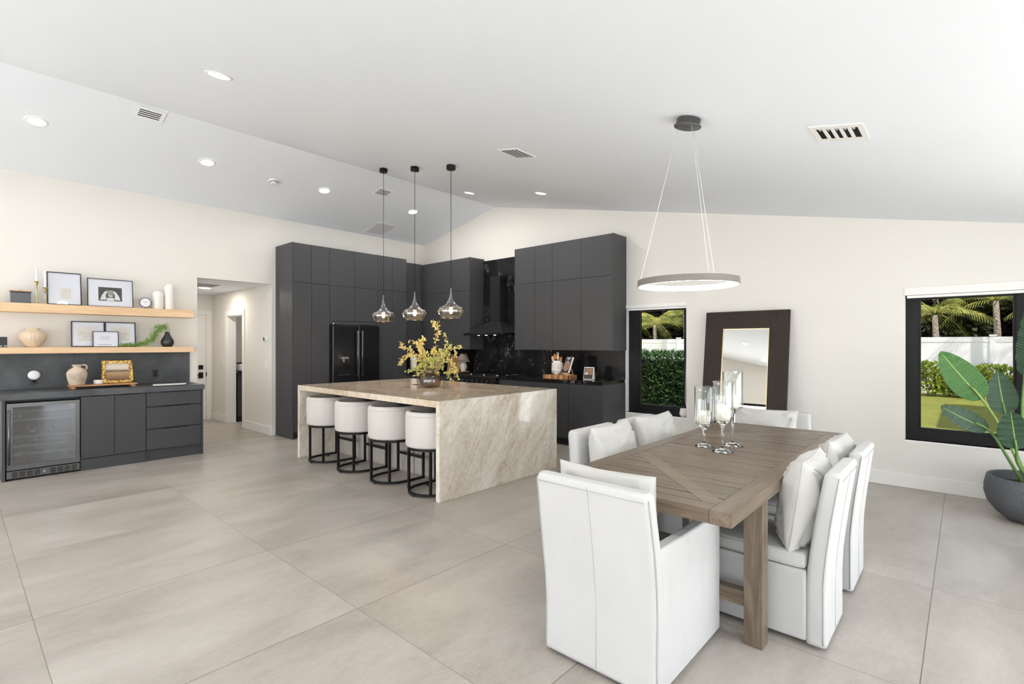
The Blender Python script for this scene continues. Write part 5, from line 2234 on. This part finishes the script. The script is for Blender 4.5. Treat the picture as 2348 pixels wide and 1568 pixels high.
rp = random.Random(3)
y = iy0
while y < iy1 - .01:
    hgt = rp.choice([.075, .09, .105, .12])
    y2 = min(y + hgt, iy1)
    if iy1 - y2 < .04:
        y2 = iy1
    spans = [[(ix0, ix1), None]]
    hit = None
    for p, q_ in dg:
        lo_, hi_ = min(p[1], q_[1]) - .02, max(p[1], q_[1]) + .02
        if y2 > lo_ and y < hi_:
            hit = (p, q_)
    dz = rp.uniform(0, .0015)
    g_ = .0040
    if hit is None:
        mb = MB()
        mb.box(ix0, y + g_, zb + .012, ix1, y2 - g_, zt - dz)
        mb.build('plank', 'table_wood_X', r, bevel=.003)
    else:
        p, q_ = hit
        slope = (q_[0] - p[0]) / (q_[1] - p[1])
        d = Vector((q_[0] - p[0], q_[1] - p[1])).normalized()
        hw = .0425 / abs(d.y) + .001
        for side in (-1, 1):
            P0 = p[0] + slope * (y + g_ - p[1]) + side * hw
            P1 = p[0] + slope * (y2 - g_ - p[1]) + side * hw
            if side < 0:
                pts = [(ix0, y + g_), (P0, y + g_), (P1, y2 - g_), (ix0, y2 - g_)]
                ok = P0 > ix0 + .005 or P1 > ix0 + .005
                pts = [(max(a, ix0), min(max(b, y), y2)) for a, b in pts]
            else:
                pts = [(P0, y + g_), (ix1, y + g_), (ix1, y2 - g_), (P1, y2 - g_)]
                ok = P0 < ix1 - .005 or P1 < ix1 - .005
                pts = [(min(a, ix1), b) for a, b in pts]
            if ok:
                mb = MB()
                mb.prism(pts, zb + .012, zt - dz, 'z')
                mb.build('plank', 'table_wood_X', r, bevel=.003)
    y = y2
for (x0, y0) in ((TX1 - .022 - .085, 2.515), (TX0 + .022, 2.515), (TX1 - .022 - .085, 3.93), (TX0 + .022, 3.93)):
    bx('leg', 'table_wood_Z', r, x0, y0, .0005, x0 + .085, y0 + .085, zb - .0005, .003)
for y0 in (2.53, 3.945):
    bx('stretcher', 'table_wood_X', r, TX0 + .108, y0, .17, TX1 - .108, y0 + .055, .24, .003)
    bx('top_bearer', 'table_wood_X', r, TX0 + .108, y0, zb - .07, TX1 - .108, y0 + .055, zb - .001, .003)


# ------------------------------------------------------------------ cushions and chairs
def pillow_mesh(w, h, t, n=22, seed=0, crease=1.0):
    """w along x, h along z, thickness along y; centred at bottom middle. Returns MB with a seam tube"""
    rg = random.Random(seed)
    ph = [rg.uniform(0, 6) for _ in range(8)]
    mb = MB()
    fr, bk = [], []

    def outline(u, v):
        # slightly concave edges with pointy corners
        x = u * w / 2 * (1 - .07 * (1 - v * v) * 0 - .045 * (1 - abs(v) ** 2))
        z = v * h / 2 * (1 - .06 * (1 - abs(u) ** 2))
        return x, z
    for side in (1, -1):
        base = len(mb.v)
        for j in range(n + 1):
            for i in range(n + 1):
                u = -1 + 2 * i / n
                v = -1 + 2 * j / n
                u_ = math.sin(u * PI / 2)
                v_ = math.sin(v * PI / 2)
                x, z = outline(u_, v_)
                k = ((1 - u_ ** 4) * (1 - v_ ** 4)) ** .5 * (1 - .12 * (u_ ** 2 + v_ ** 2) / 2)
                # creases radiating from the corners
                wr = 0
                for q, (cu, cv) in enumerate(((-1, -1), (1, -1), (-1, 1), (1, 1))):
                    ang = math.atan2(v_ - cv, u_ - cu)
                    dist = math.hypot(u_ - cu, v_ - cv)
                    wr += math.sin(ang * 14 + ph[q]) * math.exp(-dist * 1.2) * .021 * min(1, dist * 3)
                wr += .004 * math.sin(u_ * 5 + ph[4] + v_ * 2) + .004 * math.sin(v_ * 6 + ph[5] - u_ * 3)
                y = side * (t / 2 * k + wr * crease * min(1, k * 2))
                mb.v.append((x, y, z + h / 2))
        for j in range(n):
            for i in range(n):
                a = base + j * (n + 1) + i
                q = (a, a + 1, a + n + 2, a + n + 1)
                mb.f.append(q if side < 0 else q[::-1])
                mb.sm.append(True)
    edge = []
    m = 16
    for i in range(m):
        edge.append(outline(-1 + 2 * i / m, -1))
    for i in range(m):
        edge.append(outline(1, -1 + 2 * i / m))
    for i in range(m):
        edge.append(outline(1 - 2 * i / m, 1))
    for i in range(m):
        edge.append(outline(-1, 1 - 2 * i / m))
    edge.append(edge[0])
    sm = MB()
    sm.tube([(x, 0, z + h / 2) for x, z in edge], .0032, 5, cap=False)
    return mb, sm


def pillow(label, w, h, t, loc, rot, seed, fill=1.0):
    r = thing('back_cushion', label, 'cushion', loc, rot=rot, group='white back cushions on the dining chairs')
    mb, sm = pillow_mesh(w, h, t, seed=seed)
    o = mb.build('cushion_body', 'linen_pillow', r, False, smooth=True)
    sm.build('seam', 'linen_pillow', r, False)
    return r


def back_profile(z, lean, top, th0, th1):
    """(rear x, front x) at height z; local +x is the seat direction"""
    k = max(0, (z - .30) / (top - .30))
    rear = -lean * k ** 1.3
    front = rear + th0 + (th1 - th0) * k
    return rear, front


def make_chair(label, loc, rz, w, depth, top=.825, arms=False, lean=.07, grp='white slipcovered dining chairs', seat_z=.43):
    r = thing('dining_chair', label, 'dining chair', loc, rz, grp)
    hw = w / 2
    # backrest: lofted rounded slab from the floor to the top
    mb = MB()
    rs = []
    zs = [.018, .03, .12, .25, .36, .45, .55, .65, .73, .78, .805, .818, .825]
    zs = [z * top / .825 for z in zs]
    for k, z in enumerate(zs):
        re, fr = back_profile(z, lean, top, .085, .075)
        cxm = (re + fr) / 2
        hx = (fr - re) / 2
        hy = hw - .004 * math.sin(z * 9)
        if z > top - .025:
            s = math.sqrt(max(0.0, 1 - ((z - (top - .025)) / .026) ** 2))
            hx *= .35 + .65 * s
            hy -= .018 * (1 - s)
        rc = min(.022, hx * .8)
        ring = []
        for (sx, sy, a0) in ((1, 1, 0), (-1, 1, 90), (-1, -1, 180), (1, -1, 270)):
            for q in range(5):
                a = R(a0 + q * 22.5)
                ring.append((cxm + sx * (hx - rc) + rc * math.cos(a), sy * (hy - rc) + rc * math.sin(a), z))
        rs.append(ring)
    mb.rings(rs, True, True)
    bk = mb.build('backrest', 'linen_white', r, False)
    # seams on the back
    sm = MB()
    P = []
    for k in range(18):
        z = .03 + (top - .05) * k / 17
        re, fr = back_profile(z, lean, top, .085, .075)
        P.append((re - .0005 + .0, .0, z))
    sm.tube(P, .0022, 5)
    for sy in (-1, 1):
        P = []
        for k in range(18):
            z = .03 + (top - .055) * k / 17
            re, fr = back_profile(z, lean, top, .085, .075)
            P.append((re + .012, sy * (hw + .0003 - .004 * math.sin(z * 9)), z))
        sm.tube(P, .0028, 5)
    re, fr = back_profile(top - .03, lean, top, .085, .075)
    sm.tube([(re - .0005, -hw + .02, top - .035), (re - .0005, hw - .02, top - .035)], .0024, 5)
    sm.build('seam', 'linen_seam', bk, False)
    # skirted seat base
    aw = .055 if arms else 0
    x0 = .082
    bx('seat_base', 'linen_white', r, x0, -hw + aw + .003, .022, depth, hw - aw - .003, .355, .012, False, 3)
    # seat cushion
    mb = MB()
    mb.box(x0 + .002, -hw + aw + .004, .357, depth + .008, hw - aw - .004, seat_z)
    sc = mb.build('seat_cushion', 'linen_white', r, False, bevel=.018, seg=4)
    sc.data.polygons.foreach_set('use_smooth', [True] * len(sc.data.polygons))
    sm = MB()
    for z in (.366, seat_z - .010):
        sm.tube([(x0 + .03, -hw + aw + .0035, z), (depth - .012, -hw + aw + .0035, z)], .002, 5)
        sm.tube([(x0 + .03, hw - aw - .0035, z), (depth - .012, hw - aw - .0035, z)], .002, 5)
        sm.tube([(depth + .0085, -hw + aw + .02, z), (depth + .0085, hw - aw - .02, z)], .002, 5)
    sm.build('seam', 'linen_white', sc, False)
    if arms:
        for sy in (-1, 1):
            mb = MB()
            ya, yb = (hw - aw, hw) if sy > 0 else (-hw, -hw + aw)
            mb.hexa([(.03, ya, .018), (depth + .015, ya, .018), (depth + .015, yb, .018), (.03, yb, .018)],
                    [(.0, ya, .602), (depth + .015, ya, .588), (depth + .015, yb, .588), (.0, yb, .602)])
            mb.build('arm', 'linen_white', r, False, bevel=.012, seg=4)
    return r


# near-end armchair (seen from behind): faces +y
make_chair('white slipcovered armchair at the near table end, seen from behind', (-1.18, 1.853, 0), R(90), .56, .675, .842, True, .075)
pillow('white back cushion in the near armchair seen from behind', .50, .44, .16, (-1.225, 2.05, .420), (R(7), 0, 0), 1)
# right side chairs face -x
make_chair('white armless slipcovered chair at the table side, closer to the camera', (-.474, 2.905, 0), R(180), .44, .55, .835, False, .068)
make_chair('white armless slipcovered chair on the same side, nearer the wide window', (-.474, 3.635, 0), R(180), .44, .55, .815, False, .06)
pillow('large slumped cushion on the armless chair closest to the camera', .47, .45, .20, (-.640, 2.925, .415), (R(8), 0, R(92)), 2)
pillow('cushion on the armless chair nearer the wide window', .46, .44, .17, (-.640, 3.66, .415), (R(8), 0, R(88)), 3)
# left side chairs face +x
make_chair('white slipcovered chair on the island side, closer to the camera', (-1.965, 3.045, 0), 0, .52, .55, .84, False, .04)
make_chair('white slipcovered chair on the island side, nearer the narrow window', (-1.965, 3.68, 0), 0, .52, .55, .84, False, .04)
pillow('puffy white cushion on the island-side chair closer to the camera', .53, .46, .19, (-1.775, 3.075, .415), (R(8), 0, R(-87)), 4)
pillow('puffy white cushion on the island-side chair nearer the narrow window', .53, .46, .19, (-1.775, 3.715, .415), (R(8), 0, R(-92)), 5)
# far end chair faces -y
make_chair('white slipcovered armchair at the far table end before the mirror', (-1.27, 4.96, 0), R(-90), .57, .62, .825, True, .05)
pillow('wide white cushion on the chair at the far end before the mirror', .52, .43, .16, (-1.325, 4.80, .425), (R(-8), 0, 0), 6)


# ------------------------------------------------------------------ glass hurricanes with candles
def hurricane(x, y, zcup, ztop, rad, base_r, label):
    r = thing('candle_holder', label, 'candle holder', (x, y, .7605), group='glass hurricane candle holders on the table')
    H0 = zcup - .7605
    H1 = ztop - .7605
    mb = MB()
    mb.lathe([(.001, .0), (base_r, .0), (base_r + .001, .003), (base_r * .6, .009), (.016, .018), (.012, .026), (.0075, .04), (.0072, H0 * .5), (.010, H0 - .045), (.022, H0 - .018), (.04, H0 - .006), (.001, H0 - .005)], (0, 0, 0), 40)
    mb.build('stem', 'solid_glass', r, False)
    mb = MB()
    mb.lathe([(.04, H0 - .006), (rad - .01, H0 - .001), (rad - .001, H0 + .010), (rad, H0 + .03), (rad, H1 - .002), (rad - .001, H1), (rad - .003, H1 - .002), (rad - .003, H0 + .03), (rad - .006, H0 + .008), (.02, H0 + .001), (.001, H0 + .001)], (0, 0, 0), 48)
    mb.build('cylinder', 'clear_glass', r, False)
    return r


def candle(x, y, z0, h, rad, label, wave):
    mb = MB()
    seg = 30
    rs = []
    n = 12
    for k in range(n + 1):
        z = h * k / n
        ring = []
        for i in range(seg):
            a = 2 * PI * i / seg
            top = h * (1 + wave * math.cos(a - .4) + wave * .5 * math.cos(2 * a))
            ring.append((x + rad * math.cos(a), y + rad * math.sin(a), z0 + top * k / n))
        rs.append(ring)
    inner = [(x + (px - x) * .82, y + (py_ - y) * .82, pz_ - .004) for px, py_, pz_ in rs[-1]]
    mid = [(x + (px - x) * .45, y + (py_ - y) * .45, z0 + h * .93) for px, py_, pz_ in rs[-1]]
    rs += [inner, mid]
    mb.rings(rs, True, True)
    o = mb.build('pillar_candle', 'wax', None)
    tag(o, label, 'candle', 'pillar candles in the glass holders')
    wk = MB()
    wk.tube([(x, y, z0 + h * .92), (x + .002, y, z0 + h * .92 + .014)], .0012, 5)
    wk.build('wick', 'ink', o)


HX = ((-1.262, 3.275, .902, 1.147, .0595, .058), (-1.112, 3.185, .952, 1.193, .0595, .062), (-1.13, 3.42, 1.005, 1.245, .0625, .062))
hl = ('shortest stemmed glass candle holder, closest to the island side', 'middle height stemmed glass candle holder, closest to the camera', 'tallest stemmed glass candle holder, closest to the mirror')
cl = (('pale pillar candle in the shortest glass holder', .086, .036, .02), ('melted lopsided pillar candle in the middle height glass holder', .095, .043, .10), ('pale pillar candle in the tallest glass holder', .088, .036, .02))
for a, l, c in zip(HX, hl, cl):
    hurricane(*a, l)
    candle(a[0], a[1], a[2] + .0025, c[1], c[2], c[0], c[3])

# ------------------------------------------------------------------ potted bird-of-paradise
PC = Vector((.42, 5.80, 0))
r = thing('potted_plant', 'large-leafed plant in a round charcoal planter before the wide window', 'potted plant', tuple(PC))
mb = MB()
mb.lathe([(.001, .0005), (.14, .0005), (.175, .008), (.235, .06), (.285, .13), (.306, .21), (.304, .27), (.290, .34), (.283, .352), (.272, .350), (.262, .335), (.27, .26), (.255, .255)], (0, 0, 0), 64)
pt = mb.build('planter', 'pot_grey', r, False)
mb = MB()
mb.lathe([(.001, .285), (.1, .288), (.2, .283), (.268, .275)], (0, 0, 0), 32)
mb.build('soil', 'soil', r, False)


def banana_leaf(base, tip, width, mat, bend=.05, normal=(0, -1, .15), fold=.12, curl=0., skew=0., stem_to=None, w0=.55):
    """blade from base to tip; stem from the soil"""
    base, tip = Vector(base), Vector(tip)
    d = tip - base
    L = d.length
    d.normalize()
    n = Vector(normal)
    n = (n - d * n.dot(d)).normalized()
    s = d.cross(n).normalized()
    mb = MB()
    mb.uv = []
    na, nw = 26, 10
    for j in range(na + 1):
        v = j / na
        # outline: quick widening, long belly, rounded tip
        ww = width * (math.sin(PI * min(1, v ** .72)) ** .62 if 0 < v < 1 else 0)
        ww = max(ww, .004)
        c = base + d * L * v + n * (-bend * 4 * v * (1 - v)) + n * (curl * v * v)
        for i in range(nw + 1):
            u = -1 + 2 * i / nw
            sc = ww * (1 + (skew if u > 0 else -skew))
            p = c + s * (u * sc) + n * (fold * abs(u) * sc + .006 * math.sin(v * 40 + u * 2) * abs(u))
            mb.v.append(tuple(p))
            mb.uv.append((.5 + u / 2, v * .35))
    for j in range(na):
        for i in range(nw):
            a = j * (nw + 1) + i
            mb.f.append((a, a + 1, a + nw + 2, a + nw + 1))
            mb.sm.append(True)
    lf = mb.build('leaf', mat, r)
    if stem_to is not None:
        P = [Vector(p) for p in stem_to] + [base, base + d * L * .5 + n * (-bend) + n * .0, tip]
        mb = MB()
        P2 = []
        m = len(P) - 1
        for i in range(m * 6 + 1):
            u = i / 6
            k = min(int(u), m - 1)
            f_ = u - k
            g = [P[j] for j in (max(k - 1, 0), k, k + 1, min(k + 2, m))]
            P2.append(.5 * ((2 * g[1]) + (-g[0] + g[2]) * f_ + (2 * g[0] - 5 * g[1] + 4 * g[2] - g[3]) * f_ * f_ + (-g[0] + 3 * g[1] - 3 * g[2] + g[3]) * f_ ** 3))
        nn = len(P2)
        cut = nn - 10
        mb.tube(P2[:cut + 1], [.013 - .008 * (i / nn) for i in range(cut + 1)], 8)
        mb.build('stem', 'stem_green' if mat == 'banana_bright' else 'rail_green', r)


S = lambda dx, dy, z: PC + Vector((dx, dy, z))
# leaf 1: large bright one pointing up-left
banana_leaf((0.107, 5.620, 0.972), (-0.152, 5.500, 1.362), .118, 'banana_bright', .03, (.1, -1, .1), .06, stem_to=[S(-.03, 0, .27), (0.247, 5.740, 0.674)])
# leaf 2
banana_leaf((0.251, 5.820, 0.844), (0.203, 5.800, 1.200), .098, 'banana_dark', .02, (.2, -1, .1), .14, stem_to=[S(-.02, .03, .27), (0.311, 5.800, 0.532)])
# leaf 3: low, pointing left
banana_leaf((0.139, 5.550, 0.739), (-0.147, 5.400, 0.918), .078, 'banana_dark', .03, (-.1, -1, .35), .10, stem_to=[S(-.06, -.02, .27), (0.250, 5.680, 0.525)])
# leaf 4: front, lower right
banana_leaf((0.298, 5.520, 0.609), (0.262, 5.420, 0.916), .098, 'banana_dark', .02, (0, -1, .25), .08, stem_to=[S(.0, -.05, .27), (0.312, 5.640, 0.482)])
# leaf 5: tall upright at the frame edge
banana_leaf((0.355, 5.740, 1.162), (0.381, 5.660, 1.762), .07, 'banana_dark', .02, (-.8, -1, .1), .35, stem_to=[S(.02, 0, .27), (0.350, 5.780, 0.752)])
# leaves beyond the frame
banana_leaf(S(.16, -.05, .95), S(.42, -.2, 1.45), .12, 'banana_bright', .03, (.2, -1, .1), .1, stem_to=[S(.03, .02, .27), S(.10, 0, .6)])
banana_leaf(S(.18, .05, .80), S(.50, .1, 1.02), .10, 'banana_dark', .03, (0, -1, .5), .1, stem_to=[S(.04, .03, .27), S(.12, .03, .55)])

# ------------------------------------------------------------------ garden
GZ = -.15
tag(MB().box(-26, WY + .171, GZ - .1, 16, 30, GZ).build('lawn', 'lawn'), 'sunlit lawn behind the house', 'lawn', None, 'stuff')
struct(MB().box(EX + .171, FY - 8, GZ - .1, 14, WY + .17, GZ + .1).build('terrace_ground', 'terrace'))
struct(MB().box(-14, FY - 8, GZ - .1, EX + .171, FY - .171, GZ + .1).build('terrace_ground_rear', 'terrace'))

# fence
FYY = 20.7
r = thing('garden_fence', 'tall white vinyl panel fence across the garden', 'fence', (-4, FYY, GZ))
px_ = [-16.0 + i * 2.42 for i in range(12)]
off_ = .62 - (-16.0 + 7 * 2.42)
px_ = [p + off_ for p in px_]
for a, b in zip(px_, px_[1:]):
    bx('panel', 'fence', r, a + .065, FYY - .02, GZ + .02, b - .065, FYY + .02, 1.56)
    bx('top_rail', 'fence', r, a + .065, FYY - .035, 1.50, b - .065, FYY + .035, 1.655)
for a in px_:
    bx('post', 'fence', r, a - .065, FYY - .065, GZ, a + .065, FYY + .065, 1.68)
    mb = MB()
    mb.hexa([(a - .085, FYY - .085, 1.68), (a + .085, FYY - .085, 1.68), (a + .085, FYY + .085, 1.68), (a - .085, FYY + .085, 1.68)], [(a - .085, FYY - .085, 1.72), (a + .085, FYY - .085, 1.72), (a + .085, FYY + .085, 1.72), (a - .085, FYY + .085, 1.72)])
    mb.build('post_cap', 'fence', r)

# clipped hedge right behind the narrow window
rg = np.random.default_rng(77)
r = thing('hedge', 'dense dark clipped hedge outside the narrow window', 'hedge', (-4.6, 9.9, GZ))
hx0, hx1, hy0, hy1, hz1 = -7.4, -2.9, 9.3, 10.5, 1.20
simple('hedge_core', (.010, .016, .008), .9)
bx('core_block', 'hedge_core', r, hx0 + .1, hy0 + .1, GZ, hx1 - .1, hy1 - .1, hz1 - .08)  # solid near-black block filling the hedge behind the leaves
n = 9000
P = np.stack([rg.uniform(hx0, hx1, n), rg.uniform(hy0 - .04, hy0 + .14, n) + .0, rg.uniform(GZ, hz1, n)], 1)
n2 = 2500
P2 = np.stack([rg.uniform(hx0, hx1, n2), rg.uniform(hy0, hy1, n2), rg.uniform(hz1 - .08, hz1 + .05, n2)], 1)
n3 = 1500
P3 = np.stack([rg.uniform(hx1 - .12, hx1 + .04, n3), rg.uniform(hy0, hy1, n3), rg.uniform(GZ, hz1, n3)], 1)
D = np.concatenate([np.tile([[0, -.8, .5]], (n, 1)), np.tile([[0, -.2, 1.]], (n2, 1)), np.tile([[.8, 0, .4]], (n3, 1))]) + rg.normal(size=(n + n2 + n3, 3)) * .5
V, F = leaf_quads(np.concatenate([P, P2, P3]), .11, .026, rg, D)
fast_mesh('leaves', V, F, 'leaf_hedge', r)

# shrubs along the fence
cols = [(-3.2, .95), (-2.3, .85), (-1.45, .95), (-.85, 1.0), (-.35, .72), (.1, .92), (.62, .95), (1.25, .88), (1.9, .95), (2.6, .9), (3.4, 1.0)]
for i, (x, hh) in enumerate(cols):
    y = 20.05 + .1 * math.sin(i * 2.1)
    r = thing('shrub', 'sunlit leafy shrub in the row before the white fence', 'shrub', (x, y, GZ), group='shrubs along the white fence')
    n = 620
    a = rg.uniform(0, 2 * PI, n)
    rr = .42 * np.sqrt(rg.uniform(.1, 1, n))
    z = rg.uniform(.04, 1, n) ** .9
    P = np.stack([x + rr * np.cos(a) * (1.1 - .4 * z), y + rr * np.sin(a) * .8 * (1.1 - .4 * z), GZ + z * hh], 1)
    V, F = leaf_quads(P, .13, .065, rg, np.tile([[0, -.4, .8]], (n, 1)) + rg.normal(size=(n, 3)) * .5)
    fast_mesh('leaves', V, F, 'leaf_shrub', r)
    mb = MB()
    for k in range(5):
        aa = rg.uniform(0, 6.28)
        mb.tube([(x, y, GZ), (x + .2 * math.cos(aa), y + .15 * math.sin(aa), GZ + hh * .8)], .012, 5)
    mb.build('stem', 'trunk', r)


# palms
def palm(x, y, z0, h, label, nf=13, fl=2.1, seed=0, aim=None, grp='palms behind the white fence', trunk_r=.11):
    rg_ = np.random.default_rng(seed)
    r = thing('palm_tree', label, 'palm tree', (x, y, z0), group=grp)
    mb = MB()
    mb.tube([(x, y, z0), (x + .06, y, z0 + h * .5), (x, y, z0 + h)], [trunk_r, trunk_r * .85, trunk_r * .7], 12)
    mb.build('trunk', 'trunk', r)
    top = Vector((x, y, z0 + h))
    for k in range(nf):
        a = 2 * PI * k / nf + rg_.uniform(-.2, .2)
        el = R(rg_.uniform(5, 60))
        L = fl * rg_.uniform(.8, 1.1)
        d = Vector((math.cos(a) * math.cos(el), math.sin(a) * math.cos(el), math.sin(el)))
        droop = rg_.uniform(.6, 1.1)
        P = []
        m = 12
        for i in range(m + 1):
            t = i / m
            P.append(top + d * L * t + Vector((0, 0, -droop * L * t * t * .75)))
        mb = MB()
        mb.tube(P, [.02 - .015 * i / m for i in range(m + 1)], 5)
        side = d.cross(Vector((0, 0, 1))).normalized()
        nl = 21
        for i in range(2, nl):
            t = i / nl
            q = min(int(t * m), m - 1)
            f_ = t * m - q
            p = P[q] + (P[q + 1] - P[q]) * f_
            tg = (P[q + 1] - P[q]).normalized()
            ll = .55 * fl / 2.1 * math.sin(PI * min(1, t * .85 + .12)) + .08
            for s in (-1, 1):
                dv = (side * s * .8 + tg * .55 + Vector((0, 0, -.35 - .35 * t))).normalized()
                e = p + dv * ll
                mid = p + dv * ll * .5 + Vector((0, 0, .03))
                wv = tg * .012
                mb.add([tuple(p - wv * .5), tuple(p + wv * .5), tuple(mid + wv), tuple(mid - wv), tuple(e)], [(0, 1, 2, 3), (3, 2, 4)], False)
        mb.build('frond', 'leaf_palm', r)


palm(-.75, 22.0, GZ, 2.55, 'palm just behind the fence, left part of the wide window', 12, 1.9, 1)
palm(.75, 22.8, GZ, 3.0, 'palm behind the fence in the middle of the wide window', 12, 1.9, 2)
palm(2.3, 22.3, GZ, 2.6, 'palm behind the fence at the edge of the wide window', 12, 1.9, 3)
palm(-10.9, 22.2, GZ, 2.5, 'palm behind the fence in the narrow window, nearer the cabinets', 12, 1.8, 4)
palm(-9.3, 21.9, GZ, 2.9, 'palm behind the fence in the narrow window, nearer the mirror', 12, 1.8, 5)
palm(-12.6, 22.6, GZ, 2.8, 'palm behind the fence past the narrow window edge', 12, 1.9, 6)
palm(-6.0, 22.4, GZ, 3.4, 'palm behind the fence hidden between the two windows', 12, 1.9, 7)
G2 = 'tall palms on the lawn shading the fence'
palm(4.4, 18.6, GZ, 6.2, 'tall lawn palm off to the side of the wide window', 13, 2.0, 8, grp=G2)
palm(1.95, 19.4, GZ, 4.9, 'lawn palm whose shadow falls on the fence beside the window edge', 11, 1.8, 9, grp=G2)
palm(-7.2, 18.8, GZ, 5.6, 'tall lawn palm between the two window views', 13, 2.0, 10, grp=G2)


# leafy tree mass beyond
def tree(x, y, zc_, rx, rz, n, mat, label, seed, leaf=.36):
    rg_ = np.random.default_rng(seed)
    r = thing('leafy_tree', label, 'tree', (x, y, GZ), group='dark trees beyond the fence')
    mb = MB()
    mb.tube([(x, y, GZ), (x + .1, y, zc_ * .6), (x, y, zc_)], [.18, .14, .10], 10)
    for k in range(5):
        a = rg_.uniform(0, 6.28)
        mb.tube([(x, y, zc_ * .45), (x + rx * .6 * math.cos(a), y + .5 * math.sin(a), zc_ + rz * .4 * rg_.uniform(-.5, 1))], [.08, .03], 6)
    mb.build('trunk', 'trunk', r)
    d = rg_.normal(size=(n, 3))
    d /= np.linalg.norm(d, axis=1)[:, None]
    rr = rg_.uniform(.45, 1, (n, 1)) ** .5
    cl = np.sin(d[:, :1] * 7 + seed) * np.cos(d[:, 2:] * 6) * .12
    P = np.array([[x, y, zc_]]) + d * (rr + cl) * np.array([[rx, rx * .6, rz]])
    V, F = leaf_quads(P, leaf, leaf * .42, rg_, d)
    fast_mesh('leaves', V, F, mat, r)


k = 0
for x in np.arange(-17, 8.1, 2.3):
    k += 1
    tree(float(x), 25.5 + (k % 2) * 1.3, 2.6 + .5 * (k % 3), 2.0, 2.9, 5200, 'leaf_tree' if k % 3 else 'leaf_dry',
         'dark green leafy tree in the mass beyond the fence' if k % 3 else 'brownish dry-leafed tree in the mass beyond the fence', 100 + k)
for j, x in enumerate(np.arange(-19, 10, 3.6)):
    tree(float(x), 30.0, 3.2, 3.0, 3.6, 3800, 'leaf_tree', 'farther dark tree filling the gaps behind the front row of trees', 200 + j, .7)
# unseen flat roof, added to cast the shadow on the lawn
r = thing('lawn_shade_roof', 'unseen flat roof on posts added to shade part of the lawn', 'shade roof', (3.6, 13.6, GZ))
bx('roof', 'fence', r, 1.62, 11.0, 2.95, 5.6, 16.1, 3.05)
for x, y in ((1.75, 11.12), (5.45, 11.12), (1.75, 15.95), (5.45, 15.95)):
    bx('post', 'fence', r, x - .06, y - .06, GZ, x + .06, y + .06, 2.95)
